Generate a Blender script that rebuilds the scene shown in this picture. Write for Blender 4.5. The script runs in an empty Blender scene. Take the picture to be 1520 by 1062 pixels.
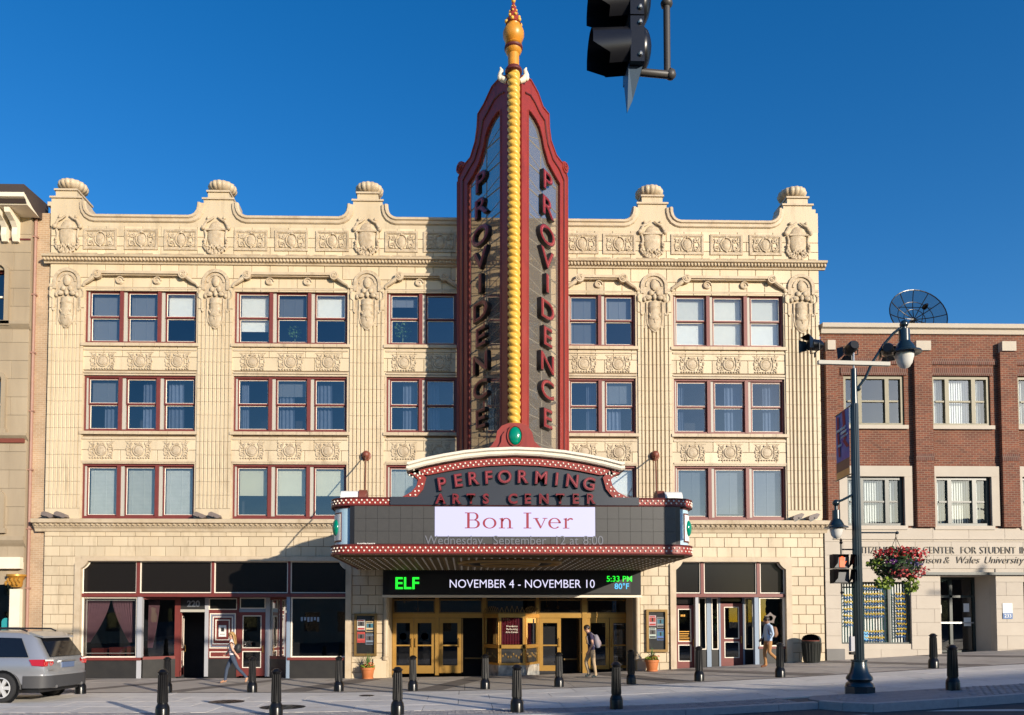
import bpy, bmesh, math, random
from mathutils import Matrix, Vector
R = math.radians
sc = bpy.context.scene
col = sc.collection
random.seed(7)
# ------------------------------------------------------------------ camera, sky, sun, exposure
CAM = (0.0, -26.2, 1.87); YAW, PITCH = R(1.1), R(2.22); FPX, PPX, PPY, IW, IH = 1150.0, 712.0, 880.0, 1520.0, 1062.0
cd = bpy.data.cameras.new('camera'); cam = bpy.data.objects.new('camera', cd); col.objects.link(cam)
cam.location = CAM; cam.rotation_euler = (math.pi/2 + PITCH, 0, -YAW)
cd.sensor_fit = 'HORIZONTAL'; cd.sensor_width = 36; cd.lens = 36*FPX/IW
cd.shift_x = (IW/2-PPX)/IW; cd.shift_y = (PPY-IH/2)/IW
cd.clip_start = .1; cd.clip_end = 2000
sc.camera = cam
SUN_AZ, SUN_EL = R(38), R(13.2)          # azimuth measured from the street side of the facade towards the right
sd = Vector((math.sin(SUN_AZ)*math.cos(SUN_EL), -math.cos(SUN_AZ)*math.cos(SUN_EL), math.sin(SUN_EL)))
w = bpy.data.worlds.new('World'); sc.world = w; w.use_nodes = True
nt = w.node_tree; nt.nodes.clear()
sky = nt.nodes.new('ShaderNodeTexSky'); sky.sky_type = 'NISHITA'; sky.sun_disc = False
sky.sun_elevation = SUN_EL; sky.sun_rotation = math.atan2(sd.x, sd.y)
sky.altitude = 300; sky.air_density = 1.0; sky.dust_density = .45; sky.ozone_density = 2.4
hs = nt.nodes.new('ShaderNodeHueSaturation'); hs.inputs['Saturation'].default_value = 1.38; hs.inputs['Hue'].default_value = .509; hs.inputs['Value'].default_value = 1.0
bg = nt.nodes.new('ShaderNodeBackground'); bg.inputs['Strength'].default_value = .15
wo = nt.nodes.new('ShaderNodeOutputWorld')
nt.links.new(sky.outputs[0], hs.inputs['Color']); nt.links.new(hs.outputs[0], bg.inputs[0]); nt.links.new(bg.outputs[0], wo.inputs[0])
sl = bpy.data.lights.new('sun', 'SUN'); sl.energy = 5.0; sl.angle = R(.53); sl.color = (1, .89, .735)
so = bpy.data.objects.new('sun', sl); col.objects.link(so); so.location = sd*60
so.rotation_euler = (-sd).to_track_quat('-Z', 'Y').to_euler()
sc.view_settings.view_transform = 'Standard'; sc.view_settings.look = 'None'
sc.view_settings.gamma = 1; sc.view_settings.use_curve_mapping = False; sc.view_settings.exposure = .35
# ------------------------------------------------------------------ helpers
_F = Vector((math.sin(YAW)*math.cos(PITCH), math.cos(YAW)*math.cos(PITCH), math.sin(PITCH)))
_Rt = Vector((math.cos(YAW), -math.sin(YAW), 0)); _U = _Rt.cross(_F)
def ray(px, py): return _F + _Rt*((px-PPX)/FPX) - _U*((py-PPY)/FPX)
def at(px, py, Y=0.0):                   # survey: a measured picture point on the upright plane at depth Y
    d = ray(px, py); t = (Y-CAM[1])/d.y
    return t*d.x, CAM[2]+t*d.z
def ax(px, py, Y=0.0): return at(px, py, Y)[0]
def az(px, py, Y=0.0): return at(px, py, Y)[1]
def onplane(px, py, A, B):               # survey on the upright plane through plan points A, B -> distance along AB, height
    d = ray(px, py); n = Vector((B[1]-A[1], A[0]-B[0])); o = Vector((CAM[0], CAM[1]))
    t = (Vector(A)-o).dot(n)/(d.x*n.x+d.y*n.y)
    L = (Vector(B)-Vector(A)).length
    q = Vector((t*d.x+CAM[0], t*d.y+CAM[1]))
    return (q-Vector(A)).dot(Vector(B)-Vector(A))/L, CAM[2]+t*d.z
_G = [(-300, 0), (-3.4, 0), (.5, .05), (2.6, .1), (4.6, .17), (6.5, .27), (8.7, .37), (10.8, .5), (13, .62), (18.9, .95), (40, 2.1), (300, 2.1)]
def gz(X):                               # the street climbs to the right
    for (a, b), (c, d) in zip(_G, _G[1:]):
        if X <= c: return b+(d-b)*(X-a)/(c-a)
    return 2.1
class MB:
    def __init__(s): s.v = []; s.f = []; s.m = []
    def add(s, vs, fs, m=0):
        n = len(s.v); s.v += [tuple(p) for p in vs]; s.f += [tuple(i+n for i in f) for f in fs]; s.m += [m]*len(fs); return s
    def box(s, x0, x1, y0, y1, z0, z1, m=0):
        return s.add([(x0,y0,z0),(x1,y0,z0),(x1,y1,z0),(x0,y1,z0),(x0,y0,z1),(x1,y0,z1),(x1,y1,z1),(x0,y1,z1)],
                     [(0,3,2,1),(4,5,6,7),(0,1,5,4),(1,2,6,5),(2,3,7,6),(3,0,4,7)], m)
    def quad(s, a, b, c, d, m=0): return s.add([a, b, c, d], [(0,1,2,3)], m)
    def prism(s, poly, y0, y1, m=0):     # outline in XZ, extruded along Y
        n = len(poly)
        vs = [(x, y0, z) for x, z in poly]+[(x, y1, z) for x, z in poly]
        fs = [tuple(range(n)), tuple(range(2*n-1, n-1, -1))]+[(i, (i+1) % n, n+(i+1) % n, n+i) for i in range(n)]
        return s.add(vs, fs, m)
    def prismz(s, poly, z0, z1, m=0):    # outline in XY, extruded along Z
        n = len(poly)
        vs = [(x, y, z0) for x, y in poly]+[(x, y, z1) for x, y in poly]
        return s.add(vs, [tuple(range(n-1, -1, -1)), tuple(range(n, 2*n))]+[(i, (i+1) % n, n+(i+1) % n, n+i) for i in range(n)], m)
    def prismx(s, poly, x0, x1, m=0):    # outline in YZ, extruded along X
        n = len(poly)
        vs = [(x0, y, z) for y, z in poly]+[(x1, y, z) for y, z in poly]
        return s.add(vs, [tuple(range(n)), tuple(range(2*n-1, n-1, -1))]+[(i, (i+1) % n, n+(i+1) % n, n+i) for i in range(n)], m)
    def lathe(s, prof, c=(0,0,0), seg=16, m=0, lobes=0, amp=0.0, a0=0.0, a1=2*math.pi, cap=True):
        full = abs(a1-a0-2*math.pi) < 1e-6; n = seg if full else seg+1
        vs = []
        for r, z in prof:
            for i in range(n):
                a = a0+(a1-a0)*i/seg; rr = r*(1+amp*abs(math.cos(lobes*a/2)) if lobes else 1)
                vs.append((c[0]+rr*math.cos(a), c[1]+rr*math.sin(a), c[2]+z))
        fs = []
        for j in range(len(prof)-1):
            for i in range(seg):
                k = (i+1) % n
                fs.append((j*n+i, j*n+k, (j+1)*n+k, (j+1)*n+i))
        if full and cap:
            if prof[0][0] > 1e-4: fs.append(tuple(range(n-1, -1, -1)))
            if prof[-1][0] > 1e-4: fs.append(tuple(range((len(prof)-1)*n, len(prof)*n)))
        return s.add(vs, fs, m)
    def tube(s, path, r, seg=8, m=0, cap=True):
        P = [Vector(p) for p in path]; n = len(P); rs = r if isinstance(r, (list, tuple)) else [r]*n
        vs = []; up = None
        for i, p in enumerate(P):
            t = (P[min(i+1, n-1)]-P[max(i-1, 0)]).normalized()
            if up is None:
                up = Vector((0, 0, 1)) if abs(t.z) < .9 else Vector((0, 1, 0))
            a = t.cross(up)
            if a.length < 1e-5: a = t.cross(Vector((1, 0, 0)))
            a.normalize(); b = a.cross(t).normalized(); up = b
            for k in range(seg):
                q = 2*math.pi*k/seg
                vs.append(p+(a*math.cos(q)+b*math.sin(q))*rs[i])
        fs = [(i*seg+k, i*seg+(k+1) % seg, (i+1)*seg+(k+1) % seg, (i+1)*seg+k) for i in range(n-1) for k in range(seg)]
        if cap: fs += [tuple(range(seg-1, -1, -1)), tuple(range((n-1)*seg, n*seg))]
        return s.add(vs, fs, m)
    def ball(s, c, rx, ry=None, rz=None, seg=10, rings=6, m=0):
        ry = rx if ry is None else ry; rz = rx if rz is None else rz
        vs = [(c[0], c[1], c[2]-rz)]
        for j in range(1, rings):
            t = math.pi*j/rings-math.pi/2
            for i in range(seg):
                a = 2*math.pi*i/seg
                vs.append((c[0]+rx*math.cos(t)*math.cos(a), c[1]+ry*math.cos(t)*math.sin(a), c[2]+rz*math.sin(t)))
        vs.append((c[0], c[1], c[2]+rz)); T = len(vs)-1
        fs = [(0, 1+(i+1) % seg, 1+i) for i in range(seg)]
        for j in range(rings-2):
            b = 1+j*seg
            fs += [(b+i, b+(i+1) % seg, b+seg+(i+1) % seg, b+seg+i) for i in range(seg)]
        b = 1+(rings-2)*seg
        fs += [(b+i, b+(i+1) % seg, T) for i in range(seg)]
        return s.add(vs, fs, m)
    def ringplate(s, outer, inner, y0, y1, m=0, closed=True):   # band between two outlines in XZ with thickness along Y
        n = len(outer)
        vs = [(x, y0, z) for x, z in outer]+[(x, y0, z) for x, z in inner]+[(x, y1, z) for x, z in outer]+[(x, y1, z) for x, z in inner]
        fs = []
        for i in range(n if closed else n-1):
            j = (i+1) % n
            fs += [(i, j, n+j, n+i), (2*n+i, 3*n+i, 3*n+j, 2*n+j), (i, 2*n+i, 2*n+j, j), (n+i, n+j, 3*n+j, 3*n+i)]
        if not closed: fs += [(0, n, 3*n, 2*n), (n-1, 3*n-1, 4*n-1, 2*n-1)]
        return s.add(vs, fs, m)
    def spiral(s, cx, cz, y, r0, turns, sgn=1, rt=.02, a0=0.0, m=0, seg=5, n=14):
        return s.tube([(cx+r0*(1-.75*i/n)*math.cos(a0+sgn*turns*2*math.pi*i/n), y, cz+r0*(1-.75*i/n)*math.sin(a0+sgn*turns*2*math.pi*i/n)) for i in range(n+1)], rt, seg, m)
    def xf(s, M):
        s.v = [tuple(M @ Vector(p)) for p in s.v]; return s
    def mesh(s, name, mats, smooth=None, recalc=True):
        me = bpy.data.meshes.new(name); me.from_pydata(s.v, [], s.f)
        for m in (mats if isinstance(mats, (list, tuple)) else [mats]): me.materials.append(MAT[m] if isinstance(m, str) else m)
        me.polygons.foreach_set('material_index', s.m)
        if recalc:
            bm = bmesh.new(); bm.from_mesh(me); bmesh.ops.recalc_face_normals(bm, faces=bm.faces); bm.to_mesh(me); bm.free()
        if smooth is not None:
            me.polygons.foreach_set('use_smooth', [True]*len(me.polygons)); me.set_sharp_from_angle(angle=R(smooth))
        return me
    def build(s, name, mats, parent=None, smooth=None, **kw):
        return link(name, s.mesh(name, mats, smooth), parent, **kw)
def link(name, me, parent=None, loc=None, world=True, stuff=False):
    o = bpy.data.objects.new(name, me); col.objects.link(o)
    if parent is not None:
        o.parent = parent
        if world: o.matrix_parent_inverse = Matrix.Translation(-wloc(parent))
    if loc is not None: o.location = loc
    if stuff: o['kind'] = 'stuff'
    return o
def wloc(o):
    return o.location.copy() if o.parent is None else (wloc(o.parent) + o.matrix_parent_inverse.translation + o.location)
def tag(o, label, cat, group=None):
    o['label'] = label; o['category'] = cat
    if group: o['group'] = group
    return o
def thing(name, label, cat, loc=(0,0,0), rz=0.0, group=None):
    o = bpy.data.objects.new(name, None); col.objects.link(o); o.location = loc; o.rotation_euler = (0, 0, rz); o.empty_display_size = .2
    return tag(o, label, cat, group)
def struct(o): o['kind'] = 'structure'; return o
def copy_tree(o, parent=None):
    c = o.copy(); col.objects.link(c)
    if parent is not None: c.parent = parent
    for ch in list(o.children): copy_tree(ch, c)
    return c
_txt = []
def text(s, name, mat, parent, loc, size=1.0, rot=(math.pi/2, 0, 0), ext=.01, align='CENTER', offset=0.0, shear=0.0, space=1.0, sx=1.0, world=True):
    c = bpy.data.curves.new(name, 'FONT'); c.body = s; c.size = size; c.extrude = ext; c.align_x = align; c.align_y = 'CENTER'
    c.offset = offset; c.shear = shear; c.space_character = space; c.resolution_u = 4
    o = bpy.data.objects.new(name+'_src', c); col.objects.link(o)
    _txt.append((o, name, mat, parent, loc, rot, sx, world)); return o
def flush_text():
    bpy.context.view_layer.update(); dg = bpy.context.evaluated_depsgraph_get()
    for o, name, mat, parent, loc, rot, sx, world in _txt:
        me = bpy.data.meshes.new_from_object(o.evaluated_get(dg)); me.materials.clear()
        for q in (mat if isinstance(mat, (list, tuple)) else [mat]): me.materials.append(MAT[q])
        n = link(name, me, parent, world=world); n.location = loc; n.rotation_euler = rot; n.scale = (sx, 1, 1)
        cv = o.data; bpy.data.objects.remove(o); bpy.data.curves.remove(cv)
    _txt.clear()
# ------------------------------------------------------------------ materials
MAT = {}
def mat(name, c, rough=.7, c2=None, sc_=3.0, mix=.5, metal=0.0, bump=0.0, bsc=20.0, spec=.5, rnd=0.0, emit=None, es=1.0, coat=0.0, det=4.0, streak=False, tone=False, stain=0.0):
    m = bpy.data.materials.new(name); m.use_nodes = True; n = m.node_tree.nodes; l = m.node_tree.links
    b = n['Principled BSDF']; b.inputs['Roughness'].default_value = rough; b.inputs['Metallic'].default_value = metal
    b.inputs['Specular IOR Level'].default_value = spec; b.inputs['Coat Weight'].default_value = coat
    b.inputs['Base Color'].default_value = (*c, 1)
    if c2 or bump: 
        g = n.new('ShaderNodeNewGeometry')
    last = None
    if c2:
        nz = n.new('ShaderNodeTexNoise'); nz.inputs['Scale'].default_value = sc_; nz.inputs['Detail'].default_value = det; nz.inputs['Roughness'].default_value = .6
        if streak:
            mp = n.new('ShaderNodeMapping'); mp.inputs['Scale'].default_value = (1, 1, .18)
            l.new(g.outputs['Position'], mp.inputs[0]); l.new(mp.outputs[0], nz.inputs['Vector'])
        else: l.new(g.outputs['Position'], nz.inputs['Vector'])
        rp = n.new('ShaderNodeValToRGB'); rp.color_ramp.elements[0].position = .5-mix*.5; rp.color_ramp.elements[1].position = .5+mix*.5
        rp.color_ramp.elements[0].color = (*c, 1); rp.color_ramp.elements[1].color = (*c2, 1)
        l.new(nz.outputs['Fac'], rp.inputs[0]); last = rp.outputs[0]
    if stain:
        sm_ = n.new('ShaderNodeMapping'); sm_.inputs['Scale'].default_value = (2.6, 2.6, .5); sn = n.new('ShaderNodeTexNoise'); sn.inputs['Scale'].default_value = 1.0; sn.inputs['Detail'].default_value = 7; sn.inputs['Roughness'].default_value = .7
        l.new(g.outputs['Position'], sm_.inputs[0]); l.new(sm_.outputs[0], sn.inputs['Vector'])
        sr = n.new('ShaderNodeMapRange'); sr.inputs['From Min'].default_value = .54; sr.inputs['From Max'].default_value = .74; sr.inputs['To Min'].default_value = 0; sr.inputs['To Max'].default_value = stain; l.new(sn.outputs['Fac'], sr.inputs['Value'])
        mx_ = n.new('ShaderNodeMix'); mx_.data_type = 'RGBA'; mx_.inputs['B'].default_value = (c[0]*.42, c[1]*.36, c[2]*.30, 1); l.new(sr.outputs[0], mx_.inputs['Factor']); l.new(last, mx_.inputs['A']); last = mx_.outputs['Result']
    if tone:
        at_ = n.new('ShaderNodeAttribute'); at_.attribute_name = 'tone'; ad = n.new('ShaderNodeMath'); ad.operation = 'ADD'; ad.inputs[1].default_value = 1.0
        l.new(at_.outputs['Fac'], ad.inputs[0]); h0 = n.new('ShaderNodeHueSaturation'); l.new(ad.outputs[0], h0.inputs['Value'])
        if last: l.new(last, h0.inputs['Color'])
        last = h0.outputs[0]
    if rnd:
        oi = n.new('ShaderNodeObjectInfo'); mr = n.new('ShaderNodeMapRange'); mr.inputs['To Min'].default_value = 1-rnd; mr.inputs['To Max'].default_value = 1+rnd
        l.new(oi.outputs['Random'], mr.inputs['Value'])
        hv = n.new('ShaderNodeHueSaturation'); l.new(mr.outputs[0], hv.inputs['Value'])
        if last: l.new(last, hv.inputs['Color'])
        else: hv.inputs['Color'].default_value = (*c, 1)
        last = hv.outputs[0]
    if last: l.new(last, b.inputs['Base Color'])
    if bump:
        bz = n.new('ShaderNodeTexNoise'); bz.inputs['Scale'].default_value = bsc; bz.inputs['Detail'].default_value = 3
        l.new(g.outputs['Position'], bz.inputs['Vector'])
        bp = n.new('ShaderNodeBump'); bp.inputs['Strength'].default_value = bump; bp.inputs['Distance'].default_value = .02
        l.new(bz.outputs['Fac'], bp.inputs['Height']); l.new(bp.outputs[0], b.inputs['Normal'])
    if emit:
        b.inputs['Emission Color'].default_value = (*emit, 1); b.inputs['Emission Strength'].default_value = es
    MAT[name] = m; return m
def glassmat(name, tint=(.8,.85,.88), base=.12, gl=.9, rough=.01, gcol=(1,1,1), wav=.0):
    m = bpy.data.materials.new(name); m.use_nodes = True; n = m.node_tree.nodes; l = m.node_tree.links
    n.remove(n['Principled BSDF']); out = n['Material Output']
    tr = n.new('ShaderNodeBsdfTransparent'); tr.inputs[0].default_value = (*tint, 1)
    gs = n.new('ShaderNodeBsdfGlossy'); gs.inputs['Roughness'].default_value = rough; gs.inputs['Color'].default_value = (*gcol, 1)
    fr = n.new('ShaderNodeFresnel'); fr.inputs[0].default_value = 1.5
    ma = n.new('ShaderNodeMath'); ma.operation = 'MULTIPLY_ADD'; ma.inputs[1].default_value = gl; ma.inputs[2].default_value = base; ma.use_clamp = True
    mx = n.new('ShaderNodeMixShader')
    l.new(fr.outputs[0], ma.inputs[0]); l.new(ma.outputs[0], mx.inputs[0]); l.new(tr.outputs[0], mx.inputs[1]); l.new(gs.outputs[0], mx.inputs[2]); l.new(mx.outputs[0], out.inputs[0])
    if wav:
        g = n.new('ShaderNodeNewGeometry'); bz = n.new('ShaderNodeTexNoise'); bz.inputs['Scale'].default_value = 1.3
        bp = n.new('ShaderNodeBump'); bp.inputs['Strength'].default_value = wav; bp.inputs['Distance'].default_value = .05
        l.new(g.outputs['Position'], bz.inputs['Vector']); l.new(bz.outputs['Fac'], bp.inputs['Height']); l.new(bp.outputs[0], gs.inputs['Normal'])
    MAT[name] = m
def brickmat(name, c1, c2, mortar, bw=.2, bh=.075, ms=.012):
    m = bpy.data.materials.new(name); m.use_nodes = True; n = m.node_tree.nodes; l = m.node_tree.links; b = n['Principled BSDF']
    g = n.new('ShaderNodeNewGeometry'); sp = n.new('ShaderNodeSeparateXYZ'); ad = n.new('ShaderNodeMath'); ad.operation = 'ADD'; cb = n.new('ShaderNodeCombineXYZ')
    l.new(g.outputs['Position'], sp.inputs[0]); l.new(sp.outputs[0], ad.inputs[0]); l.new(sp.outputs[1], ad.inputs[1]); l.new(ad.outputs[0], cb.inputs[0]); l.new(sp.outputs[2], cb.inputs[1])
    t = n.new('ShaderNodeTexBrick'); t.inputs['Scale'].default_value = 1; t.inputs['Brick Width'].default_value = bw; t.inputs['Row Height'].default_value = bh
    t.inputs['Mortar Size'].default_value = ms; t.inputs['Color1'].default_value = (*c1, 1); t.inputs['Color2'].default_value = (*c2, 1); t.inputs['Mortar'].default_value = (*mortar, 1)
    t.inputs['Mortar Smooth'].default_value = .1; t.inputs['Bias'].default_value = 0
    l.new(cb.outputs[0], t.inputs['Vector'])
    nz = n.new('ShaderNodeTexNoise'); nz.inputs['Scale'].default_value = 1.2; nz.inputs['Detail'].default_value = 5; l.new(g.outputs['Position'], nz.inputs['Vector'])
    mr = n.new('ShaderNodeMapRange'); mr.inputs['To Min'].default_value = .6; mr.inputs['To Max'].default_value = 1.4; l.new(nz.outputs['Fac'], mr.inputs['Value'])
    hv = n.new('ShaderNodeHueSaturation'); l.new(t.outputs['Color'], hv.inputs['Color']); l.new(mr.outputs[0], hv.inputs['Value']); l.new(hv.outputs[0], b.inputs['Base Color'])
    bp = n.new('ShaderNodeBump'); bp.inputs['Strength'].default_value = .6; bp.inputs['Distance'].default_value = .012; bp.invert = True
    l.new(t.outputs['Fac'], bp.inputs['Height']); l.new(bp.outputs[0], b.inputs['Normal']); b.inputs['Roughness'].default_value = .85
    MAT[name] = m
mat('terracotta', (.60,.505,.36), .5, (.49,.385,.25), 1.1, .7, bump=.15, bsc=25, spec=.35, rnd=.07, streak=True, tone=True, stain=.55)
mat('terracotta_trim', (.57,.475,.35), .5, (.42,.32,.205), 2.2, .7, bump=.12, bsc=30, spec=.35, stain=.6)
mat('ornament', (.57,.475,.35), .55, (.34,.255,.16), 9, .6, bump=.5, bsc=38, spec=.3, stain=.6)
mat('curtain_net', (.13,.16,.23), .9, (.08,.10,.15), 5, .8)
mat('joint', (.26,.18,.11), .95, (.16,.11,.07), 6, .8)
mat('stain', (.24,.19,.14), .9, (.55,.42,.27), 5, .5)
mat('red_paint', (.185,.036,.028), .45, (.13,.026,.022), 5, .7, bump=.05)
mat('sign_red', (.28,.032,.022), .45, (.20,.026,.02), 2.5, .7, spec=.4, stain=.6)
mat('dark_red', (.10,.016,.014), .5)
mat('cream_bead', (.80,.72,.60), .5)
mat('jamb_grey', (.42,.40,.35), .6)
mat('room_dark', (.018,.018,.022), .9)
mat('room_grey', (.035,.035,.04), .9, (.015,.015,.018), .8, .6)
mat('blind_white', (.80,.78,.72), .8, (.72,.70,.65), 8, .6)
mat('blind_grey', (.66,.66,.60), .7, (.54,.55,.50), 4, .6)
mat('blind_slat', (.20,.22,.26), .6)
mat('shade_olive', (.60,.58,.43), .8, (.54,.52,.38), 3, .8)
mat('leaf_plant', (.05,.12,.03), .5, (.10,.20,.05), 12, .8)
glassmat('glass_window', (.82,.87,.90), .12, .9, wav=.06)
glassmat('glass_shop', (.55,.56,.56), .05, .7, wav=.02)
glassmat('glass_clear', (.9,.92,.92), .03, .6)
glassmat('glass_door', (.5,.5,.5), .04, .7)
mat('transom_black', (.012,.010,.009), .18, spec=.35)
mat('yellow_rope', (.70,.42,.065), .38, (.60,.33,.045), 5, .6, spec=.5, stain=.4)
mat('gold_orange', (.62,.27,.025), .38, (.5,.2,.02), 5, .6)
mat('cream_paint', (.78,.71,.58), .5, (.70,.62,.49), 3, .7)
mat('jewel_green', (.0,.20,.12), .15, spec=.6)
mat('black_paint', (.010,.010,.012), .35)
mat('navy_panel', (.022,.026,.036), .4, (.03,.034,.045), 2, .8)
mat('letter_red', (.19,.018,.022), .3)
mat('letter_side', (.015,.012,.014), .4)
mat('neon_tube', (.44,.10,.10), .25)
mat('bulb', (.85,.78,.66), .2, spec=.6)
mat('pale_blue', (.42,.58,.68), .4, (.36,.52,.62), 3, .6)
mat('white_paint', (.78,.77,.73), .45, (.68,.66,.6), 4, .6)
mat('rust_paint', (.21,.055,.03), .5, (.15,.04,.025), 6, .7)
mat('soffit', (.22,.16,.07), .5, (.14,.10,.05), 4, .7)
mat('soffit_dark', (.02,.016,.012), .6)
mat('screen_grey', (.055,.052,.048), .45, (.045,.043,.040), 7, .6)
mat('screen_white', (.05,.05,.05), .5, emit=(.66,.64,.95), es=.85)
mat('screen_red', (.20,.02,.03), .5, emit=(.16,.008,.02), es=.6)
mat('screen_dim', (.09,.09,.10), .5, emit=(.2,.2,.23), es=.3)
mat('led_black', (.006,.006,.006), .35)
mat('led_green', (.01,.05,.01), .5, emit=(.02,.95,.04), es=1.1)
mat('led_white', (.05,.05,.05), .5, emit=(.75,.72,.95), es=1.0)
mat('led_blue', (.01,.03,.05), .5, emit=(.05,.55,.95), es=1.0)
mat('brass', (.55,.32,.085), .32, (.42,.23,.05), 3, .7, metal=.55)
mat('brass_dark', (.28,.17,.055), .4, (.2,.12,.04), 4, .7, metal=.5)
mat('marble', (.10,.11,.12), .2, (.55,.53,.48), 4, .5, det=8)
mat('curtain_red', (.30,.02,.05), .75, (.2,.012,.03), 6, .8)
mat('curtain_mauve', (.42,.22,.26), .8, (.30,.15,.19), 6, .8)
mat('black_panel', (.022,.021,.021), .35, (.035,.033,.03), 4, .6)
mat('grey_post', (.38,.38,.40), .45)
mat('blue_frame', (.22,.28,.36), .5)
mat('stone_grey', (.40,.32,.22), .85, (.27,.21,.14), 1.4, .6, bump=.15, rnd=.05, streak=True)
mat('limestone', (.50,.44,.36), .75, (.42,.36,.29), 1.5, .8, bump=.1, rnd=.04)
mat('limestone_dark', (.12,.115,.11), .5, (.09,.085,.08), 3, .6)
brickmat('brick_red', (.19,.056,.026), (.11,.033,.018), (.23,.15,.10), ms=.009)
brickmat('brick_tan', (.44,.30,.19), (.38,.25,.15), (.48,.37,.25), .2, .07, .01)
mat('olive_frame', (.17,.14,.07), .5, (.13,.11,.055), 5, .6)
mat('green_frame', (.012,.022,.02), .4)
mat('roof_dark', (.05,.045,.04), .8)
mat('brown_cornice', (.05,.035,.03), .6)
mat('gilt', (.50,.25,.04), .4, metal=.4)
mat('pipe_pink', (.36,.20,.15), .5, (.28,.15,.11), 5, .7)
mat('iron', (.007,.007,.008), .28, (.004,.004,.005), 8, .7, spec=.35)
mat('lamp_green', (.008,.018,.024), .28, spec=.6, coat=.3)
mat('lamp_glass', (.62,.60,.56), .12, spec=.6)
mat('steel', (.45,.45,.45), .35, metal=.8)
mat('asphalt', (.045,.046,.05), .9, (.06,.06,.065), 6, .8, bump=.3, bsc=60)
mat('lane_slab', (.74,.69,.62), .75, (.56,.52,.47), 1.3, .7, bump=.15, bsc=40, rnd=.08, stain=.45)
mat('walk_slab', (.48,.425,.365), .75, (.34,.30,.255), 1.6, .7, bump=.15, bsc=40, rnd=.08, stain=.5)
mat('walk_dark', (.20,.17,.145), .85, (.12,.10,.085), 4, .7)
mat('mortar_bed', (.12,.11,.10), .95)
mat('paver', (.36,.34,.34), .8, (.22,.21,.22), 5, .8, bump=.2, rnd=.1)
mat('granite', (.40,.40,.41), .75, (.28,.28,.29), 12, .7, bump=.25, bsc=50)
mat('road_paint', (.62,.62,.60), .7, (.45,.45,.44), 7, .7)
mat('lattice', (.40,.39,.36), .5)
mat('led_blue_flat', (.05,.30,.50), .4)
mat('teal_glass', (.03,.28,.30), .2)
mat('bronze', (.10,.085,.065), .5, metal=.3)
mat('graphic_blue', (.02,.10,.28), .5)
mat('graphic_yellow', (.62,.42,.04), .5)
brickmat('brick_soldier', (.14,.04,.024), (.085,.025,.016), (.18,.12,.09), .07, .21)
mat('terracotta_pot', (.52,.17,.05), .65, (.42,.13,.04), 5, .7)
mat('leaf_dark', (.03,.06,.018), .6, (.06,.11,.03), 20, .8)
mat('leaf_lime', (.22,.28,.02), .55, (.12,.20,.03), 20, .8)
mat('petal_red', (.50,.02,.02), .6, (.35,.012,.02), 20, .8)
mat('petal_pink', (.62,.11,.09), .6, (.5,.06,.06), 20, .8)
mat('petal_purple', (.18,.04,.20), .6)
mat('petal_lilac', (.30,.24,.42), .6, (.22,.16,.34), 20, .8)
mat('petal_orange', (.55,.10,.04), .6)
mat('orange_led', (.2,.03,.01), .5, emit=(1,.13,.02), es=1.0)
mat('signal_black', (.010,.010,.012), .3, spec=.5)
mat('signal_fin', (.03,.06,.10), .4)
mat('signal_pipe', (.05,.045,.04), .5)
mat('lens_green', (.0,.12,.07), .2)
mat('lens_amber', (.22,.06,.005), .2)
mat('lens_red', (.15,.005,.005), .2)
mat('bin_black', (.016,.018,.015), .4, spec=.5)
mat('flood_grey', (.20,.16,.14), .6, (.14,.11,.10), 10, .7)
mat('banner_blue', (.05,.20,.50), .7, (.16,.06,.30), 2.2, .5)
mat('car_silver', (.42,.43,.45), .28, metal=.6, coat=.5)
mat('car_glass', (.006,.007,.010), .05, spec=.7)
mat('bumper_dark', (.045,.045,.048), .6)
mat('tail_red', (.35,.008,.012), .15, coat=.5)
mat('plate_blue', (.10,.14,.24), .4)
mat('tyre', (.016,.016,.017), .8)
mat('rim_alloy', (.60,.60,.60), .35, metal=.25)
mat('teal_dark', (.015,.07,.065), .8)
# ------------------------------------------------------------------ ground
def sheet(name, x0, x1, y0, y1, dz, m):
    xs = sorted({x0, x1, *[a for a, _ in _G if x0 < a < x1]}); b = MB()
    for a, c in zip(xs, xs[1:]): b.quad((a, y0, gz(a)+dz), (c, y0, gz(c)+dz), (c, y1, gz(c)+dz), (a, y1, gz(a)+dz))
    return struct(b.build(name, m))
sheet('road', -300, 300, -300, 300, -.13, 'asphalt')
EDGE = -10.95
lane = sheet('lane', -40, 45, EDGE+.2, -5.28, -.025, 'mortar_bed')
walk = sheet('sidewalk', -40, 45, -5.28, .25, -.024, 'mortar_bed')
def slabs(parent, xs, ys, m, g=.007, stag=0.0, top=0.0, name='paving_slab'):
    for j, (a, b) in enumerate(zip(ys, ys[1:])):
        off = stag*(j % 2)
        for c, d in zip(xs, xs[1:]):
            x0, x1, y0, y1 = c+off+g, d+off-g, a+g, b-g; e = random.uniform(-.0015, .0015)+top
            z0, z1 = gz(x0)+e, gz(x1)+e
            MB().add([(x0,y0,z0-.04),(x1,y0,z1-.04),(x1,y1,z1-.04),(x0,y1,z0-.04),(x0,y0,z0),(x1,y0,z1),(x1,y1,z1),(x0,y1,z0)],
                     [(0,3,2,1),(4,5,6,7),(0,1,5,4),(1,2,6,5),(2,3,7,6),(3,0,4,7)]).build(name, m, parent)
fr = lambda a, b, n: [a+(b-a)*i/n for i in range(n+1)]
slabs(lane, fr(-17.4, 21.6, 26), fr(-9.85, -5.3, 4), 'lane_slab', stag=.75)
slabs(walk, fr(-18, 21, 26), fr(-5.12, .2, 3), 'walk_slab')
b = MB(); xs = fr(-18, 21.6, 40)
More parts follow.
